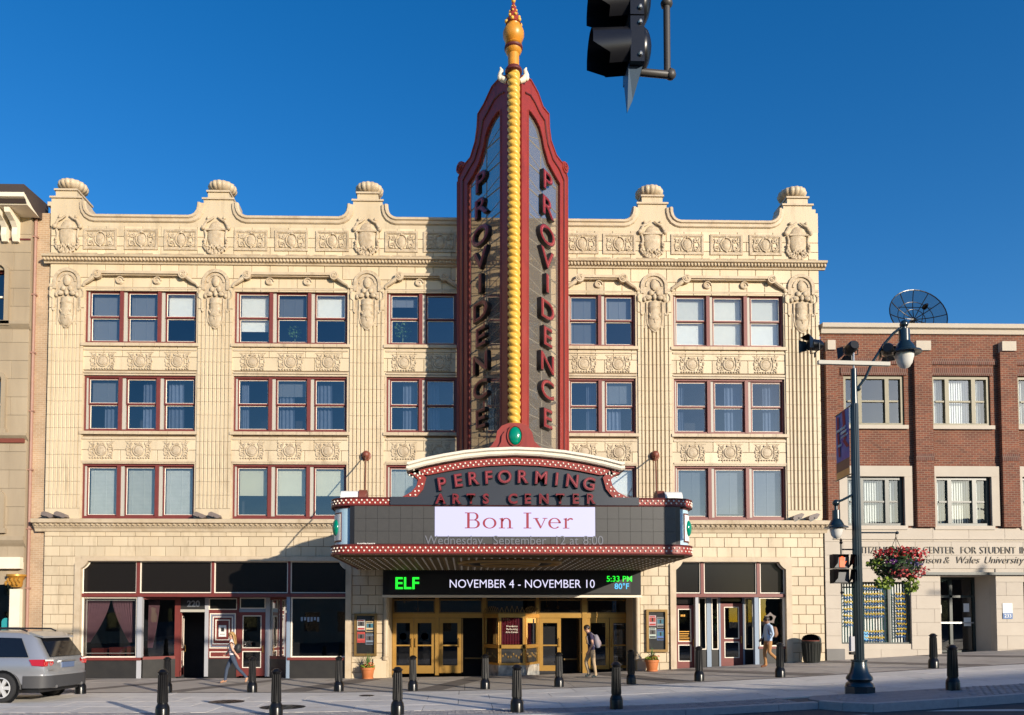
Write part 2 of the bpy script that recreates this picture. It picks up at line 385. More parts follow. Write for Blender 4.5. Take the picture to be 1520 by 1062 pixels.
for a, c in zip(xs, xs[1:]): b.add([(a,-5.29,gz(a)+.003),(c,-5.29,gz(c)+.003),(c,-5.13,gz(c)+.003),(a,-5.13,gz(a)+.003)], [(0,1,2,3)])
b.build('gutter_strip', 'walk_dark', walk)
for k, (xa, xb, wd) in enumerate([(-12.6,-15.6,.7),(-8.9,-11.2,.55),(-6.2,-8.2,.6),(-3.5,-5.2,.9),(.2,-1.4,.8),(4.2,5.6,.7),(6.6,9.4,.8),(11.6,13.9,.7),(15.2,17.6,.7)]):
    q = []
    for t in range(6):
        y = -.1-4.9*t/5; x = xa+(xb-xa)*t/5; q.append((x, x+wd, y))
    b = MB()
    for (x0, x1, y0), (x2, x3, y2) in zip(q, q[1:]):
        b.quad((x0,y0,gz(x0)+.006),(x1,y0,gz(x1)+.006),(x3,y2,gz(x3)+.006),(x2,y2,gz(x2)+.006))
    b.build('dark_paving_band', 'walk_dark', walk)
b = MB(); random.seed(3)                                   # small setts along the kerb
for j in range(8):
    for i in range(150):
        x0 = -16+i*.155+(j % 2)*.075; y0 = EDGE+.22+j*.107; e = random.uniform(-.004, .004)
        if x0 > 6.6: continue
        z = gz(x0)+e; b.box(x0+.006, x0+.149, y0+.006, y0+.101, z-.05, z)
b.build('sett_strip', 'paver', lane, stuff=True)
isl = MB()
isl_pts = [(7.05,-10.35),(7.2,-11.2),(7.6,-11.72),(9.2,-11.62),(22,-11.2),(22,-9.86),(7.35,-9.86)]
island = thing('kerb_island_base', 'x', 'x'); 
for k in ('label', 'category'): del island[k]
island['kind'] = 'structure'; island.name = 'kerb_island'
b = MB(); n = len(isl_pts)
b.add([(x, y, gz(x)-.2) for x, y in isl_pts]+[(x, y, gz(x)+.012) for x, y in isl_pts], [tuple(range(n, 2*n))]+[(i, (i+1) % n, n+(i+1) % n, n+i) for i in range(n)])
b.build('island_core', 'paver', island)
b = MB()
for i in range(100):
    for j in range(12):
        x0 = 7.5+i*.145+(j % 2)*.07; y0 = -11.35+j*.122; z = gz(x0)+.02+random.uniform(-.004, .006)
        if y0 > -9.99 or (x0 < 8.0 and y0 < -11.2): continue
        b.box(x0+.008, x0+.137, y0+.008, y0+.114, z-.04, z)
b.build('sett_strip', 'paver', island, stuff=True)
kerb = bpy.data.objects.new('kerb', None); col.objects.link(kerb); kerb['kind'] = 'structure'
kp = [(-16+1.85*i, EDGE) for i in range(13)]+[(7.0, EDGE+.02), (7.25, -11.4), (7.65, -11.78), (9.3, -11.7)]+[(9.3+1.8*i, -11.7+.055*i) for i in range(1, 8)]
for (x0, y0), (x1, y1) in zip(kp, kp[1:]):
    d = Vector((x1-x0, y1-y0)); d.normalize(); nx, ny = -d.y*.2, d.x*.2; g = .005
    p = [(x0+d.x*g, y0+d.y*g), (x1-d.x*g, y1-d.y*g), (x1-d.x*g+nx, y1-d.y*g+ny), (x0+d.x*g+nx, y0+d.y*g+ny)]
    up = .03 if x0 > 6.9 else .004
    MB().add([(x, y, gz(x)-.25) for x, y in p]+[(x+(.012*ny*5 if i < 2 else 0)*0, y, gz(x)+up) for i, (x, y) in enumerate(p)],
             [(0,3,2,1),(4,5,6,7),(0,1,5,4),(1,2,6,5),(2,3,7,6),(3,0,4,7)]).build('kerb_stone', 'granite', kerb)
road = bpy.data.objects['road']
def paint(p, nm='road_marking'):
    MB().add([(x, y, gz(x)-.126) for x, y in p], [tuple(range(len(p)))]).build(nm, 'road_paint', road)
paint([(7.0,-12.05),(7.35,-12.05),(7.75,-13.6),(7.25,-13.6)]); paint([(8.5,-11.98),(8.9,-11.95),(13.2,-13.8),(12.4,-13.9)])
for k, (px, py, r, lab) in enumerate([(-5.64,-7.66,.42,'round iron manhole cover in the lane, left of the other two'),(-4.03,-8.87,.5,'large round iron manhole cover nearest the setts, behind the bollard'),(-2.49,-6.32,.2,'small round iron cover in the lane before the left flower pot')]):
    b = MB(); b.lathe([(r*.97,-.03),(r,.004),(r*.9,.009),(r*.86,.006),(.0,.006)], (0,0,0), 24)
    for i in range(5):
        for j in range(5):
            u, v = (i-2)*r*.3, (j-2)*r*.3
            if math.hypot(u, v) < r*.75: b.box(u-r*.09, u+r*.09, v-r*.09, v+r*.09, .004, .011)
    o = b.build('manhole_cover', 'iron'); o.location = (px, py, gz(px)); tag(o, lab, 'manhole cover', 'manhole covers in the lane')
# ------------------------------------------------------------------ theatre building
TH = thing('theatre_building', 'four storey cream terracotta theatre building with urns along its curved parapet', 'building', (-1, 0, 0))
XL, XR = -14.12, 12.27
BAYS = [(-12.91,-9.14,3), (-7.864,-4.015,3), (-2.681,-.283,2), (.62,2.62,2), (3.5,5.867,2), (7.173,11.01,3)]
ROWS = [(11.35,13.23), (8.33,10.26), (5.38,7.24)]
SFL = (ax(111,900), ax(522,900)); SFR = (ax(994.5,900), ax(1175,900)); ENT = (ax(569,900), ax(950,900))
SFT, ENTT = 4.10, 3.72
def holed(x0, x1, z0, z1, holes, yf, yb, b=None, m=0):
    b = b or MB()
    xs = sorted({x0, x1, *[h[i] for h in holes for i in (0, 1)]}); zs = sorted({z0, z1, *[h[i] for h in holes for i in (2, 3)]})
    xs = [x for x in xs if x0 <= x <= x1]; zs = [z for z in zs if z0 <= z <= z1]
    for a, c in zip(xs, xs[1:]):
        for d, e in zip(zs, zs[1:]):
            if not any(h[0] <= (a+c)/2 <= h[1] and h[2] <= (d+e)/2 <= h[3] for h in holes):
                b.quad((a,yf,d),(c,yf,d),(c,yf,e),(a,yf,e), m)
    for h in holes:
        a, c, d, e = h
        b.quad((a,yf,d),(a,yb,d),(a,yb,e),(a,yf,e), m); b.quad((c,yf,d),(c,yb,d),(c,yb,e),(c,yf,e), m)
        b.quad((a,yf,e),(c,yf,e),(c,yb,e),(a,yb,e), m); b.quad((a,yf,d),(c,yf,d),(c,yb,d),(a,yb,d), m)
    return b
wh = [(a, c, z0, z1) for a, c, n in BAYS for z0, z1 in ROWS]
gh = [(*SFL, -.3, SFT), (*ENT, -.3, ENTT), (*SFR, -.3, SFT)]
wall = holed(XL, XR, -.3, 15.4, wh+gh, .025, .42).build('wall', 'joint', TH)
# reveals in terracotta
b = MB()
for a, c, n in BAYS:
    for z0, z1 in ROWS:
        b.box(a-.06, a+.004, -.012, .4, z0, z1); b.box(c-.004, c+.06, -.012, .4, z0, z1); b.box(a-.06, c+.06, -.012, .4, z1-.004, z1+.05)
b.build('window_reveal', 'terracotta_trim', TH)
def courses(x0, x1, zs, w, holes, seed=0):
    out = []; rnd = random.Random(seed)
    for k, (z1, z0) in enumerate(zip(zs, zs[1:])):
        iv = [(x0, x1)]
        for h in holes:
            if min(h[3], z1)-max(h[2], z0) > .4*(z1-z0):
                nv = []
                for a, c in iv:
                    if h[1] <= a or h[0] >= c: nv.append((a, c)); continue
                    if h[0] > a: nv.append((a, h[0]))
                    if h[1] < c: nv.append((h[1], c))
                iv = nv
        for a, c in iv:
            if c-a < .04: continue
            s = x0+(k % 2)*w/2; i0 = math.floor((a-s)/w); e = a
            cuts = [s+w*i for i in range(i0, i0+200) if a+.12 < s+w*i < c-.12]
            pts = [a]+cuts+[c]
            out += [(p, q, z0, z1) for p, q in zip(pts, pts[1:])]
    return out
def blockmesh(w_, h_, d=.05, g=.0075, ch=.007):
    x, z = w_/2-g, h_/2-g; b = MB()
    b.add([(-x,d,-z),(x,d,-z),(x,d,z),(-x,d,z),(-x,ch,-z),(x,ch,-z),(x,ch,z),(-x,ch,z),(-x+ch,0,-z+ch),(x-ch,0,-z+ch),(x-ch,0,z-ch),(-x+ch,0,z-ch)],
          [(0,4,5,1),(1,5,6,2),(2,6,7,3),(3,7,4,0),(4,8,9,5),(5,9,10,6),(6,10,11,7),(7,11,8,4),(8,11,10,9)])
    return b
zs = [4.93, 4.77, 4.44, SFT]+[SFT-.325*i for i in range(1, 14)]
gb = courses(XL, XR, zs, .505, gh, 1)
cache = {}
for x0, x1, z0, z1 in gb:
    if z1 < gz((x0+x1)/2)-.02 or -3.0 < (x0+x1)/2 < 5.4 and z0 > 3.6: continue
    k = (round(x1-x0, 3), round(z1-z0, 3))
    if k not in cache: cache[k] = blockmesh(*k).mesh('block', 'terracotta')
    link('block', cache[k], wall, loc=((x0+x1)/2, random.uniform(-.003, .003), (z0+z1)/2))
b = MB(); b.box(-3.0, 5.4, -.002, .02, 3.72, 4.93); b.build('wall_behind_marquee', 'terracotta', TH)
# upper facing blocks, one mesh
PIL = [-13.52, -8.5, -3.345, 6.52, 11.63]
uph = wh+[(p-.56, p+.56, 5.35, 12.56) for p in PIL]
ub = courses(XL, XR, [15.42, 15.05, 14.72, 14.34], .62, [], 2)+courses(XL, XR, [14.1, 13.62]+[13.62-.455*i for i in range(1, 19)], .62, uph, 3)
b = MB()
for x0, x1, z0, z1 in ub:
    if z1 <= 5.33: continue
    t = blockmesh(x1-x0, z1-max(z0, 5.33)); cx, cz, cy = (x0+x1)/2, (max(z0, 5.33)+z1)/2, random.uniform(-.002, .002)
    b.add([(x+cx, y+cy, z+cz) for x, y, z in t.v], t.f)
fb = b.build('facing_block', 'terracotta', TH, stuff=True)
ta = fb.data.attributes.new('tone', 'FLOAT', 'FACE'); rd_ = random.Random(5); tv = []
for i in range(len(fb.data.polygons)//9):
    q = rd_.gauss(0, .055)-(.16 if rd_.random() < .04 else 0); tv += [q]*9
ta.data.foreach_set('value', tv+[0]*(len(fb.data.polygons)-len(tv)))
b = MB(); b.box(XL+.02, XR-.02, .30, .62, -.3, 5.2); 
# fluted pilasters with course joints
def pil_mesh():
    b = MB(); prof = [(-.58,.03),(-.58,-.045),(-.49,-.045),(-.485,-.005),(-.455,-.005),(-.45,-.045)]
    x = -.41
    for i in range(6):
        prof += [(x,-.045),(x+.022,-.045),(x+.03,.0),(x+.055,.015),(x+.08,.0),(x+.088,-.045)]; x += .135
    prof += [(.45,-.045),(.455,-.005),(.485,-.005),(.49,-.045),(.58,-.045),(.58,.03)]
    n = len(prof); z = 5.72; top = 12.55
    while z < top-.1:
        z1 = min(z+.455, top)-.01
        vs = [(px, py, z) for px, py in prof]+[(px, py, z1) for px, py in prof]
        b.add(vs, [(i, i+1, n+i+1, n+i) for i in range(n-1)]+[tuple(range(n)), tuple(range(2*n-1, n-1, -1))]); z = z1+.01
    b.box(-.58, .58, -.045, .03, 5.34, 5.708)
    b.box(-.58, -.42, -.045, .03, 12.56, 13.4); b.box(.42, .58, -.045, .03, 12.56, 13.4)
    return b.mesh('pilaster', 'terracotta')
def orn_mesh():
    b = MB(); F = -.05
    arc = lambda r, a0=0, a1=math.pi, n=14, cz=13.46: [(r*math.cos(a0+(a1-a0)*i/n), cz+r*math.sin(a0+(a1-a0)*i/n)) for i in range(n+1)]
    b.prism([(-.42,12.0),(.42,12.0),(.42,13.46)]+arc(.42)+[(-.42,13.46)], F+.03, .02)
    b.ringplate(arc(.47), arc(.36), F-.05, 0, closed=False); b.ringplate(arc(.30), arc(.24), F-.02, 0, closed=False)
    for s in (-1, 1):
        b.box(s*.415-.055, s*.415+.055, F-.05, 0, 13.2, 13.46); b.box(s*.52-.07, s*.52+.07, F-.04, 0, 13.28, 13.36)
        b.tube([(s*.50,F-.03,13.2),(s*.56,F-.04,13.1),(s*.55,F-.04,12.95),(s*.46,F-.03,12.88),(s*.46,F-.03,12.5),(s*.40,F-.03,12.44)], .032, 6)
        b.ball((s*.20,F-.05,13.05), .11, .09, .09, 8, 5); b.ball((s*.34,F-.03,13.0), .07, .07, .09, 8, 5); b.ball((s*.12,F-.05,13.22), .08, .06, .1, 8, 5)
        b.spiral(s*.22, 13.06, F-.10, .09, 1.4, s, .018); b.ball((s*.16,F-.09,12.42), .045, .04, .05, 6, 4)
        b.tube([(s*.27,F-.02,12.9),(s*.27,F-.02,12.3),(s*.24,F-.02,12.12),(s*.1,F-.03,11.93),(0,F-.03,11.86)], .03, 6)
    b.ball((0,F-.02,13.5), .13, .08, .2, 8, 6); b.ball((0,F-.07,13.08), .07, .07, .12, 8, 5)
    b.lathe([(.2,0),(.22,.05),(.2,.1),(.2,.4),(.23,.44),(.2,.48),(.19,.62)], (0,F+.04,12.28), 14, a0=math.pi, a1=2*math.pi)
    b.ball((0,F-.04,12.2), .22, .09, .3, 10, 7); b.ball((0,F-.10,12.32), .09, .08, .11, 8, 5); b.ball((0,F-.12,12.2), .035, .05, .05, 6, 4)
    for k in range(7): b.ball((-.18+.06*k, F-.11, 12.46+.03*math.sin(k*2)), .03, .03, .045, 6, 4)
    b.v = [(x, y if y > -.02 else -.02+(y+.02)*.62, z) for x, y, z in b.v]
    return b.mesh('pilaster_ornament', 'ornament', 50)
pm, om = pil_mesh(), orn_mesh()
for p in PIL:
    o = link('pilaster', pm, TH); o.location.x = p
    q = link('pilaster_ornament', om, TH); q.location.x = p
# windows
def window(x0, x1, z0, z1, n, row, specs):
    W = MB(); y = .06; t = .06
    W.box(x0, x0+t, y, y+.2, z0, z1); W.box(x1-t, x1, y, y+.2, z0, z1); W.box(x0+t, x1-t, y, y+.2, z1-.07, z1); W.box(x0+t, x1-t, y, y+.2, z0, z0+.09)
    o = W.build('window', 'red_paint', TH)
    MB().box(x0+t, x0+t+.05, y+.03, y+.2, z0+.09, z1-.07).build('jamb_lining', 'jamb_grey', o)
    mw = .19; lw = (x1-x0-2*t-(n-1)*mw)/n
    for i in range(n-1):
        xa = x0+t+lw*(i+1)+mw*i
        MB().box(xa, xa+mw*.62, y-.02, y+.2, z0+.05, z1-.05).build('mullion', 'red_paint', o); MB().box(xa+mw*.62, xa+mw+.03, y+.04, y+.2, z0+.09, z1-.07).build('jamb_lining', 'jamb_grey', o)
    for i in range(n):
        a = x0+t+(lw+mw)*i+.05; c = a+lw-.05; b0, b1 = z0+.09, z1-.07; zm = (b0+b1)/2+.02
        bars = [(b0, zm-.01, .05), (zm-.04, b1, 0.0)] if row < 2 else [(b0, b1, .02)]
        S = MB(); Bd = MB()
        for (p, q, dy) in bars:
            ya, yb = y+.06+dy, y+.11+dy; w_ = .045
            S.box(a, a+w_, ya, yb, p, q); S.box(c-w_, c, ya, yb, p, q); S.box(a+w_, c-w_, ya, yb, p, p+w_*1.1); S.box(a+w_, c-w_, ya, yb, q-w_, q)
            e = .015; A, C_, P, Q = a+w_, c-w_, p+w_*1.1, q-w_
            Bd.box(A, A+e, ya+.012, yb-.005, P, Q); Bd.box(C_-e, C_, ya+.012, yb-.005, P, Q); Bd.box(A+e, C_-e, ya+.012, yb-.005, P, P+e); Bd.box(A+e, C_-e, ya+.012, yb-.005, Q-e, Q)
            G = MB(); e1, e2, e3 = [random.uniform(-.012, .012) for _ in range(3)]; G.quad((A,ya+.03+e1,P),(C_,ya+.03+e2,P),(C_,ya+.03+e2+e3,Q),(A,ya+.03+e1+e3,Q)); G.build('glass_pane', 'glass_window', o)
        S.build('sash', 'red_paint', o); Bd.build('glazing_bead', 'cream_bead', o)
        sp = specs[i] if i < len(specs) else None
        if row == 1 or (row == 2 and n == 2):
            cu_ = MB(); s0 = random.choice((0, 1)); wd_ = (c-a)*random.uniform(.25, .55); xs_ = a+.06 if s0 == 0 else c-.06-wd_; nn = 14
            for k in range(nn+1): cu_.v += [(xs_+wd_*k/nn, y+.34+.025*math.sin(k*1.7), b0), (xs_+wd_*k/nn*(.95 if s0 == 0 else 1), y+.34+.025*math.sin(k*1.7), b1)]
            cu_.f = [(2*k, 2*k+2, 2*k+3, 2*k+1) for k in range(nn)]; cu_.m = [0]*nn; cu_.build('curtain', 'curtain_net', o)
        if sp:
            kind, frac = sp; hb = (b1-b0)*frac; Bl = MB()
            if kind == 'slat' or kind == 'grey':
                m_ = max(6, int(hb/.045))
                for k in range(m_):
                    zt = b1-.03-k*hb/m_; Bl.quad((a+.05,y+.24,zt),(c-.05,y+.24,zt),(c-.05,y+.262,zt-hb/m_*.86),(a+.05,y+.262,zt-hb/m_*.86))
                for fx in (.18, .55): Bl.box(a+fx*(c-a), a+fx*(c-a)+.012, y+.232, y+.238, b1-hb, b1-.03)
            else:
                Bl.box(a+.05, c-.05, y+.25, y+.262, b1-hb, b1-.02); Bl.box(a+.05, c-.05, y+.24, y+.272, b1-hb-.03, b1-hb)
            Bl.build('blind', {'slat': 'blind_slat', 'grey': 'blind_grey', 'white': 'blind_white', 'olive': 'shade_olive'}[kind], o)
    return o
SPEC = {(0,0): [('slat',1),('slat',.98),('white',.5)], (0,1): [('white',.72),('slat',.5),('white',.5)], (0,2): [('slat',.2),None], (0,4): [('slat',.95),('slat',.5)], (0,5): [('white',1),('white',1),('white',1)],
        (1,0): [('slat',.45),None,None], (1,1): [None,('slat',.3),None], (1,4): [None,('slat',.4)],
        (2,0): [('grey',1)]*3, (2,1): [('olive',.55)]*3, (2,2): [('grey',.9),('grey',.9)], (2,4): [('white',.8)]*2, (2,5): [('slat',.95),('slat',.9),('slat',.95)]}
for r, (z0, z1) in enumerate(ROWS):
    for i, (a, c, n) in enumerate(BAYS): 
        o = window(a, c, z0, z1, n, r, SPEC.get((r, i), []))
        if r < 2:
            S = MB(); k = max(4, int((c-a)/.42)); xs = fr(a-.1, c+.1, k)
            for p, q in zip(xs, xs[1:]): S.box(p+.004, q-.004, -.085, .3, z0-.105, z0)
            S.build('sill', 'terracotta_trim', o)
# plants standing in two upper windows
def fol(b, c, r, n, s, seed):
    rd = random.Random(seed)
    for _ in range(n):
        p = Vector((rd.gauss(0, 1), rd.gauss(0, 1), rd.gauss(0, 1))); p.normalize(); p *= rd.random()**.4
        q = Vector((c[0]+p.x*r[0], c[1]+p.y*r[1], c[2]+p.z*r[2])); u = Vector((rd.uniform(-1,1), rd.uniform(-1,1), rd.uniform(-1,1))).normalized(); v = u.cross(Vector((rd.uniform(-1,1), rd.uniform(-1,1), .3))).normalized()
        b.add([q-u*s*.5, q+v*s*.28, q+u*s*.5, q-v*s*.28], [(0,1,2,3)])
for px, py, s, lab in [(598,492,.34,'leafy potted plant seen behind the top window nearest the sign'),(438,494,.26,'small potted plant behind the top middle window of the second bay')]:
    X, Z = at(px, py, .8); t = thing('window_plant', lab, 'plant', (X, .8, 11.0))
    b = MB(); b.lathe([(.1,0),(.14,.3),(.15,.32),(.12,.3)], (X,.8,11.0), 10); b.build('pot', 'terracotta_pot', t)
    b = MB(); fol(b, (X,.8,Z), (s,.2,s), 160, .11, 5); b.tube([(X,.8,11.25),(X,.8,Z)], .015, 5); b.build('foliage', 'leaf_plant', t)
# interiors
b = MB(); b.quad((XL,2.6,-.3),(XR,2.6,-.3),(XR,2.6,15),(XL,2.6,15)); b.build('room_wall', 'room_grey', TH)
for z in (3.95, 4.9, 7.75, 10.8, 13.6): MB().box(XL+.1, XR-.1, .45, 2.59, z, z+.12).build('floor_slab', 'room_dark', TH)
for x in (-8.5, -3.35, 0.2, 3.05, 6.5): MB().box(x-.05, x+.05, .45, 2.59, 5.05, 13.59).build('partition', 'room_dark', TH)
for x in (XL+.02, XR-.22): MB().box(x, x+.2, .44, 14, -.3, 15.39).build('side_wall', 'brick_tan', TH)
MB().box(XL+.22, XR-.22, 2.7, 14, 14.6, 14.9).build('roof', 'roof_dark', TH)
MB().box(XL+.22, XR-.22, 13.8, 14, -.3, 14.6).build('back_wall', 'brick_tan', TH)
# hoods over the top windows
def hood(a, c):
    b = MB(); z = 13.27; L = a-.02; H = c+.02
    b.box(L+.42, H-.42, -.17, .02, 13.70, 13.79); b.box(L+.42, H-.42, -.11, .02, 13.66, 13.70)
    for s, e in ((1, L), (-1, H)):
        pts = [(e+s*.50,-.09,13.72),(e+s*.40,-.10,13.66),(e+s*.28,-.10,13.56),(e+s*.14,-.09,13.46),(e+s*.02,-.07,13.40),(e-s*.04,-.05,13.30)]
        b.tube(pts, [.06,.075,.075,.07,.06,.05], 8)
        b.lathe([(.0,-.02),(.13,-.02),(.15,.02),(.15,.16),(.0,.16)], (0,0,0), 14)
        k = len(b.v)-5*14
        for i in range(k, len(b.v)):
            x, y, z_ = b.v[i]; b.v[i] = (x+e+s*.46, -.02-z_, y+13.69)
        b.spiral(e+s*.46, 13.69, -.185, .11, 1.6, s, .02, 1.0)
    n = 1 if c-a < 3 else 2
    for k in range(n):
        x = a+(c-a)*(k+1)/(n+1)-.1; b.ball((x,0,13.5), .15, .05, .13, 12, 6); b.spiral(x, 13.5, -.05, .15, 1.2, 1, .025)
    b.box(a, c, -.02, .02, 13.285, 13.30)
    b.build('window_hood', 'terracotta_trim', TH, 40)
for i, (a, c, n) in enumerate(BAYS):
    if i != 3: hood(a, c)
# spandrel panels
def span_mesh():
    b = MB(); w_, h_ = .44, .31
    ring = lambda r, rt, cz=0, n=20: b.tube([(r*math.cos(2*math.pi*i/n), -.035, cz+r*math.sin(2*math.pi*i/n)) for i in range(n+1)], rt, 6, cap=False)
    ring(.185, .026); b.ball((0,-.012,0), .16, .045, .16, 14, 6)
    for k in range(5): b.ball((-.1+.05*k,-.05,.215+.012*math.cos(k*2.2)), .03, .035, .035, 6, 4)
    for s in (-1, 1):
        b.spiral(s*.32, .15, -.025, .10, 1.3, s, .022, 1.0); b.spiral(s*.33, -.13, -.025, .10, 1.3, -s, .022, -1.0)
        b.tube([(s*.20,-.03,-.2),(s*.26,-.035,-.08),(s*.24,-.035,.06),(s*.3,-.03,.2),(s*.4,-.02,.26)], .018, 5)
        b.ball((s*.40,-.02,.02), .035, .03, .075, 6, 4); b.ball((s*.22,-.03,.22), .03, .03, .05, 6, 4)
    for k in range(9): b.ball((-.36+.09*k,-.03,-.265), .04, .03, .03, 6, 4)
    b.box(-.45, .45, -.018, .0, .285, .305)
    b.v = [(x, y*.55, z) for x, y, z in b.v]
    return b.mesh('spandrel_panel', 'ornament', 60)
sm = span_mesh()
for a, c, n in BAYS:
    if (a, c) == BAYS[3][:2]: continue
    for zc in (10.75, 7.70):
        F = MB(); F.box(a-.02, c+.02, -.03, .01, zc+.36, zc+.42); F.box(a-.02, c+.02, -.03, .01, zc-.42, zc-.36)
        F.build('spandrel_border', 'terracotta_trim', TH)
        for i in range(n):
            o = link('spandrel_panel', sm, TH); o.location = (a+(c-a)*(i+.5)/n, -.004, zc)
# cornices
def cornice(name, prof, x0, x1, beads, mt='terracotta_trim'):
    b = MB(); b.prismx(prof, x0, x1)
    for (y, z, p, r, rz) in beads:
        k = int((x1-x0)/p)
        for i in range(k): b.ball((x0+(i+.5)*(x1-x0)/k, y, z), r, r*.8, rz, 6, 4)
    return b.build(name, mt, TH)
cornice('cornice', [(.02,14.08),(-.05,14.08),(-.07,14.13),(-.13,14.15),(-.15,14.22),(-.24,14.25),(-.26,14.31),(-.22,14.34),(.02,14.36)], XL-.18, XR+.2, [(-.16,14.20,.115,.045,.055)])
b = MB(); random.seed(4)
x = XL
while x < XR: 
    L = random.uniform(.15, .9); b.box(x, min(XR, x+L), -.262, -.21, 14.312, 14.345+random.uniform(0, .012)); x += L+random.uniform(.02, .3)
b.build('soot_streak', 'stain', TH, stuff=True)
cornice('belt_cornice', [(.02,4.93),(-.03,4.93),(-.06,5.02),(-.16,5.12),(-.18,5.17),(-.30,5.2),(-.32,5.32),(-.28,5.335),(.02,5.345)], XL-.3, XR+.12, [(-.19,5.155,.17,.05,.035),(-.12,5.09,.085,.025,.025)])
# parapet, coping, pedestals, urns
PED = [ax(103,295,.2), ax(327,295,.2), ax(547,295,.2), ax(966,300,.2), ax(1180,305,.2)]
ZT = 15.72
def ped_half(s, c, end=None):
    pts = [(c+s*.98, ZT), (c+s*.86, ZT+.03), (c+s*.75, ZT+.10), (c+s*.67, ZT+.22), (c+s*.635, ZT+.36), (c+s*.63, ZT+.5), (c+s*.5, ZT+.5), (c+s*.5, ZT+.68), (c+s*.36, ZT+.68), (c+s*.36, ZT+.92)]
    if end is not None: pts = [(end, ZT+.38), (c+s*.63, ZT+.38), (c+s*.63, ZT+.52), (c+s*.5, ZT+.52)]+pts[7:]
    return pts
line = []
for i, c in enumerate(PED):
    line += ped_half(-1, c, XL-.02 if i == 0 else None)+ped_half(1, c, XR+.0 if i == 4 else None)[::-1]
    if i == 2: pass
par = MB(); par.prism([(XL-.02, 15.4)]+line+[(XR, 15.4)], -.0, .38); par.build('parapet', 'terracotta', TH)
for i, c in enumerate(PED):
    b = MB(); b.prism([(c-.5, 15.3)]+[p for p in ped_half(-1, c)[6:]]+ped_half(1, c)[6:][::-1]+[(c+.5, 15.3)], .385, 1.05)
    b.box(c-.40, c+.40, -.05, 1.08, ZT+.90, ZT+.96); b.box(c-.55, c+.55, -.05, .0, ZT+.64, ZT+.70); b.build('pedestal', 'terracotta_trim', TH)
    b = MB(); b.lathe([(.30,0),(.32,.04),(.22,.08),(.24,.12)], (c,.45,ZT+.96), 24)
    b.lathe([(.24,.12),(.36,.16),(.43,.24),(.45,.32),(.42,.41),(.33,.46),(.1,.48),(0,.48)], (c,.45,ZT+.94), 64, lobes=16, amp=.10); b.build('urn', 'terracotta_trim', TH, 45)
def sweepxz(b, path, prof):              # profile (outward offset, y)
    P = [Vector((x, z)) for x, z in path]; n = len(P); k = len(prof); vs = []
    for i, p in enumerate(P):
        d1 = (P[i]-P[max(i-1, 0)]); d2 = (P[min(i+1, n-1)]-P[i]); d1 = d1.normalized() if d1.length > 1e-6 else d2.normalized(); d2 = d2.normalized() if d2.length > 1e-6 else d1
        n1 = Vector((-d1.y, d1.x)); n2 = Vector((-d2.y, d2.x)); m_ = (n1+n2); m_ = m_.normalized() if m_.length > .1 else n1; q = 1/max(.5, m_.dot(n1))
        for o_, y in prof: vs.append((p.x+m_.x*o_*q, y, p.y+m_.y*o_*q))
    fs = [(i*k+j, i*k+(j+1) % k, (i+1)*k+(j+1) % k, (i+1)*k+j) for i in range(n-1) for j in range(k)]+[tuple(range(k)), tuple(range(n*k-1, (n-1)*k-1, -1))]
    return b.add(vs, fs)
b = MB()
segs = []
for i in range(4):
    segs.append(ped_half(1, PED[i])[::-1][4:]+ped_half(-1, PED[i+1])[:6])
for s_ in segs: sweepxz(b, s_, [(.06,.44),(.08,-.06),(.04,-.12),(-.03,-.12),(-.06,-.07),(-.15,-.06),(-.18,-.02),(-.18,.01),(.02,.01),(.02,.44)])
b.build('coping', 'terracotta_trim', TH)
def ppanel_mesh():
    b = MB(); w_, h_ = .565, .36
    rect = lambda e: [(-w_+e,-h_+e),(w_-e,-h_+e),(w_-e,h_-e),(-w_+e,h_-e)]
    b.ringplate(rect(0), rect(.07), -.06, .01); b.ringplate(rect(.07), rect(.10), -.03, .01)
    b.ball((0,-.01,.0), .15, .07, .20, 12, 7); b.tube([(.18*math.cos(t*.314), -.04, .02+.23*math.sin(t*.314)) for t in range(21)], .022, 6, cap=False)
    b.ball((0,-.05,.25), .06, .04, .04, 8, 4); b.ball((0,-.05,-.24), .045, .04, .05, 8, 4)
    for s in (-1, 1):
        b.spiral(s*.33, -.14, -.03, .11, 1.4, -s, .024, 0); b.spiral(s*.30, .14, -.03, .09, 1.4, s, .022, 1.2)
        b.tube([(s*.40,-.03,-.2),(s*.43,-.03,-.02),(s*.38,-.03,.1),(s*.42,-.03,.22)], .022, 5); b.tube([(s*.2,-.03,-.22),(s*.24,-.035,-.05),(s*.22,-.035,.08)], .018, 5)
    b.v = [(x, y*.6, z) for x, y, z in b.v]
    return b.mesh('parapet_panel', 'ornament', 60)
ppm = ppanel_mesh()
for px in (149, 210, 268.8, 372.7, 432.8, 493.5, 596, 653, 864, 919, 1020, 1078, 1136):
    o = link('parapet_panel', ppm, TH); o.location = (ax(px, 358), -.002, 14.95)
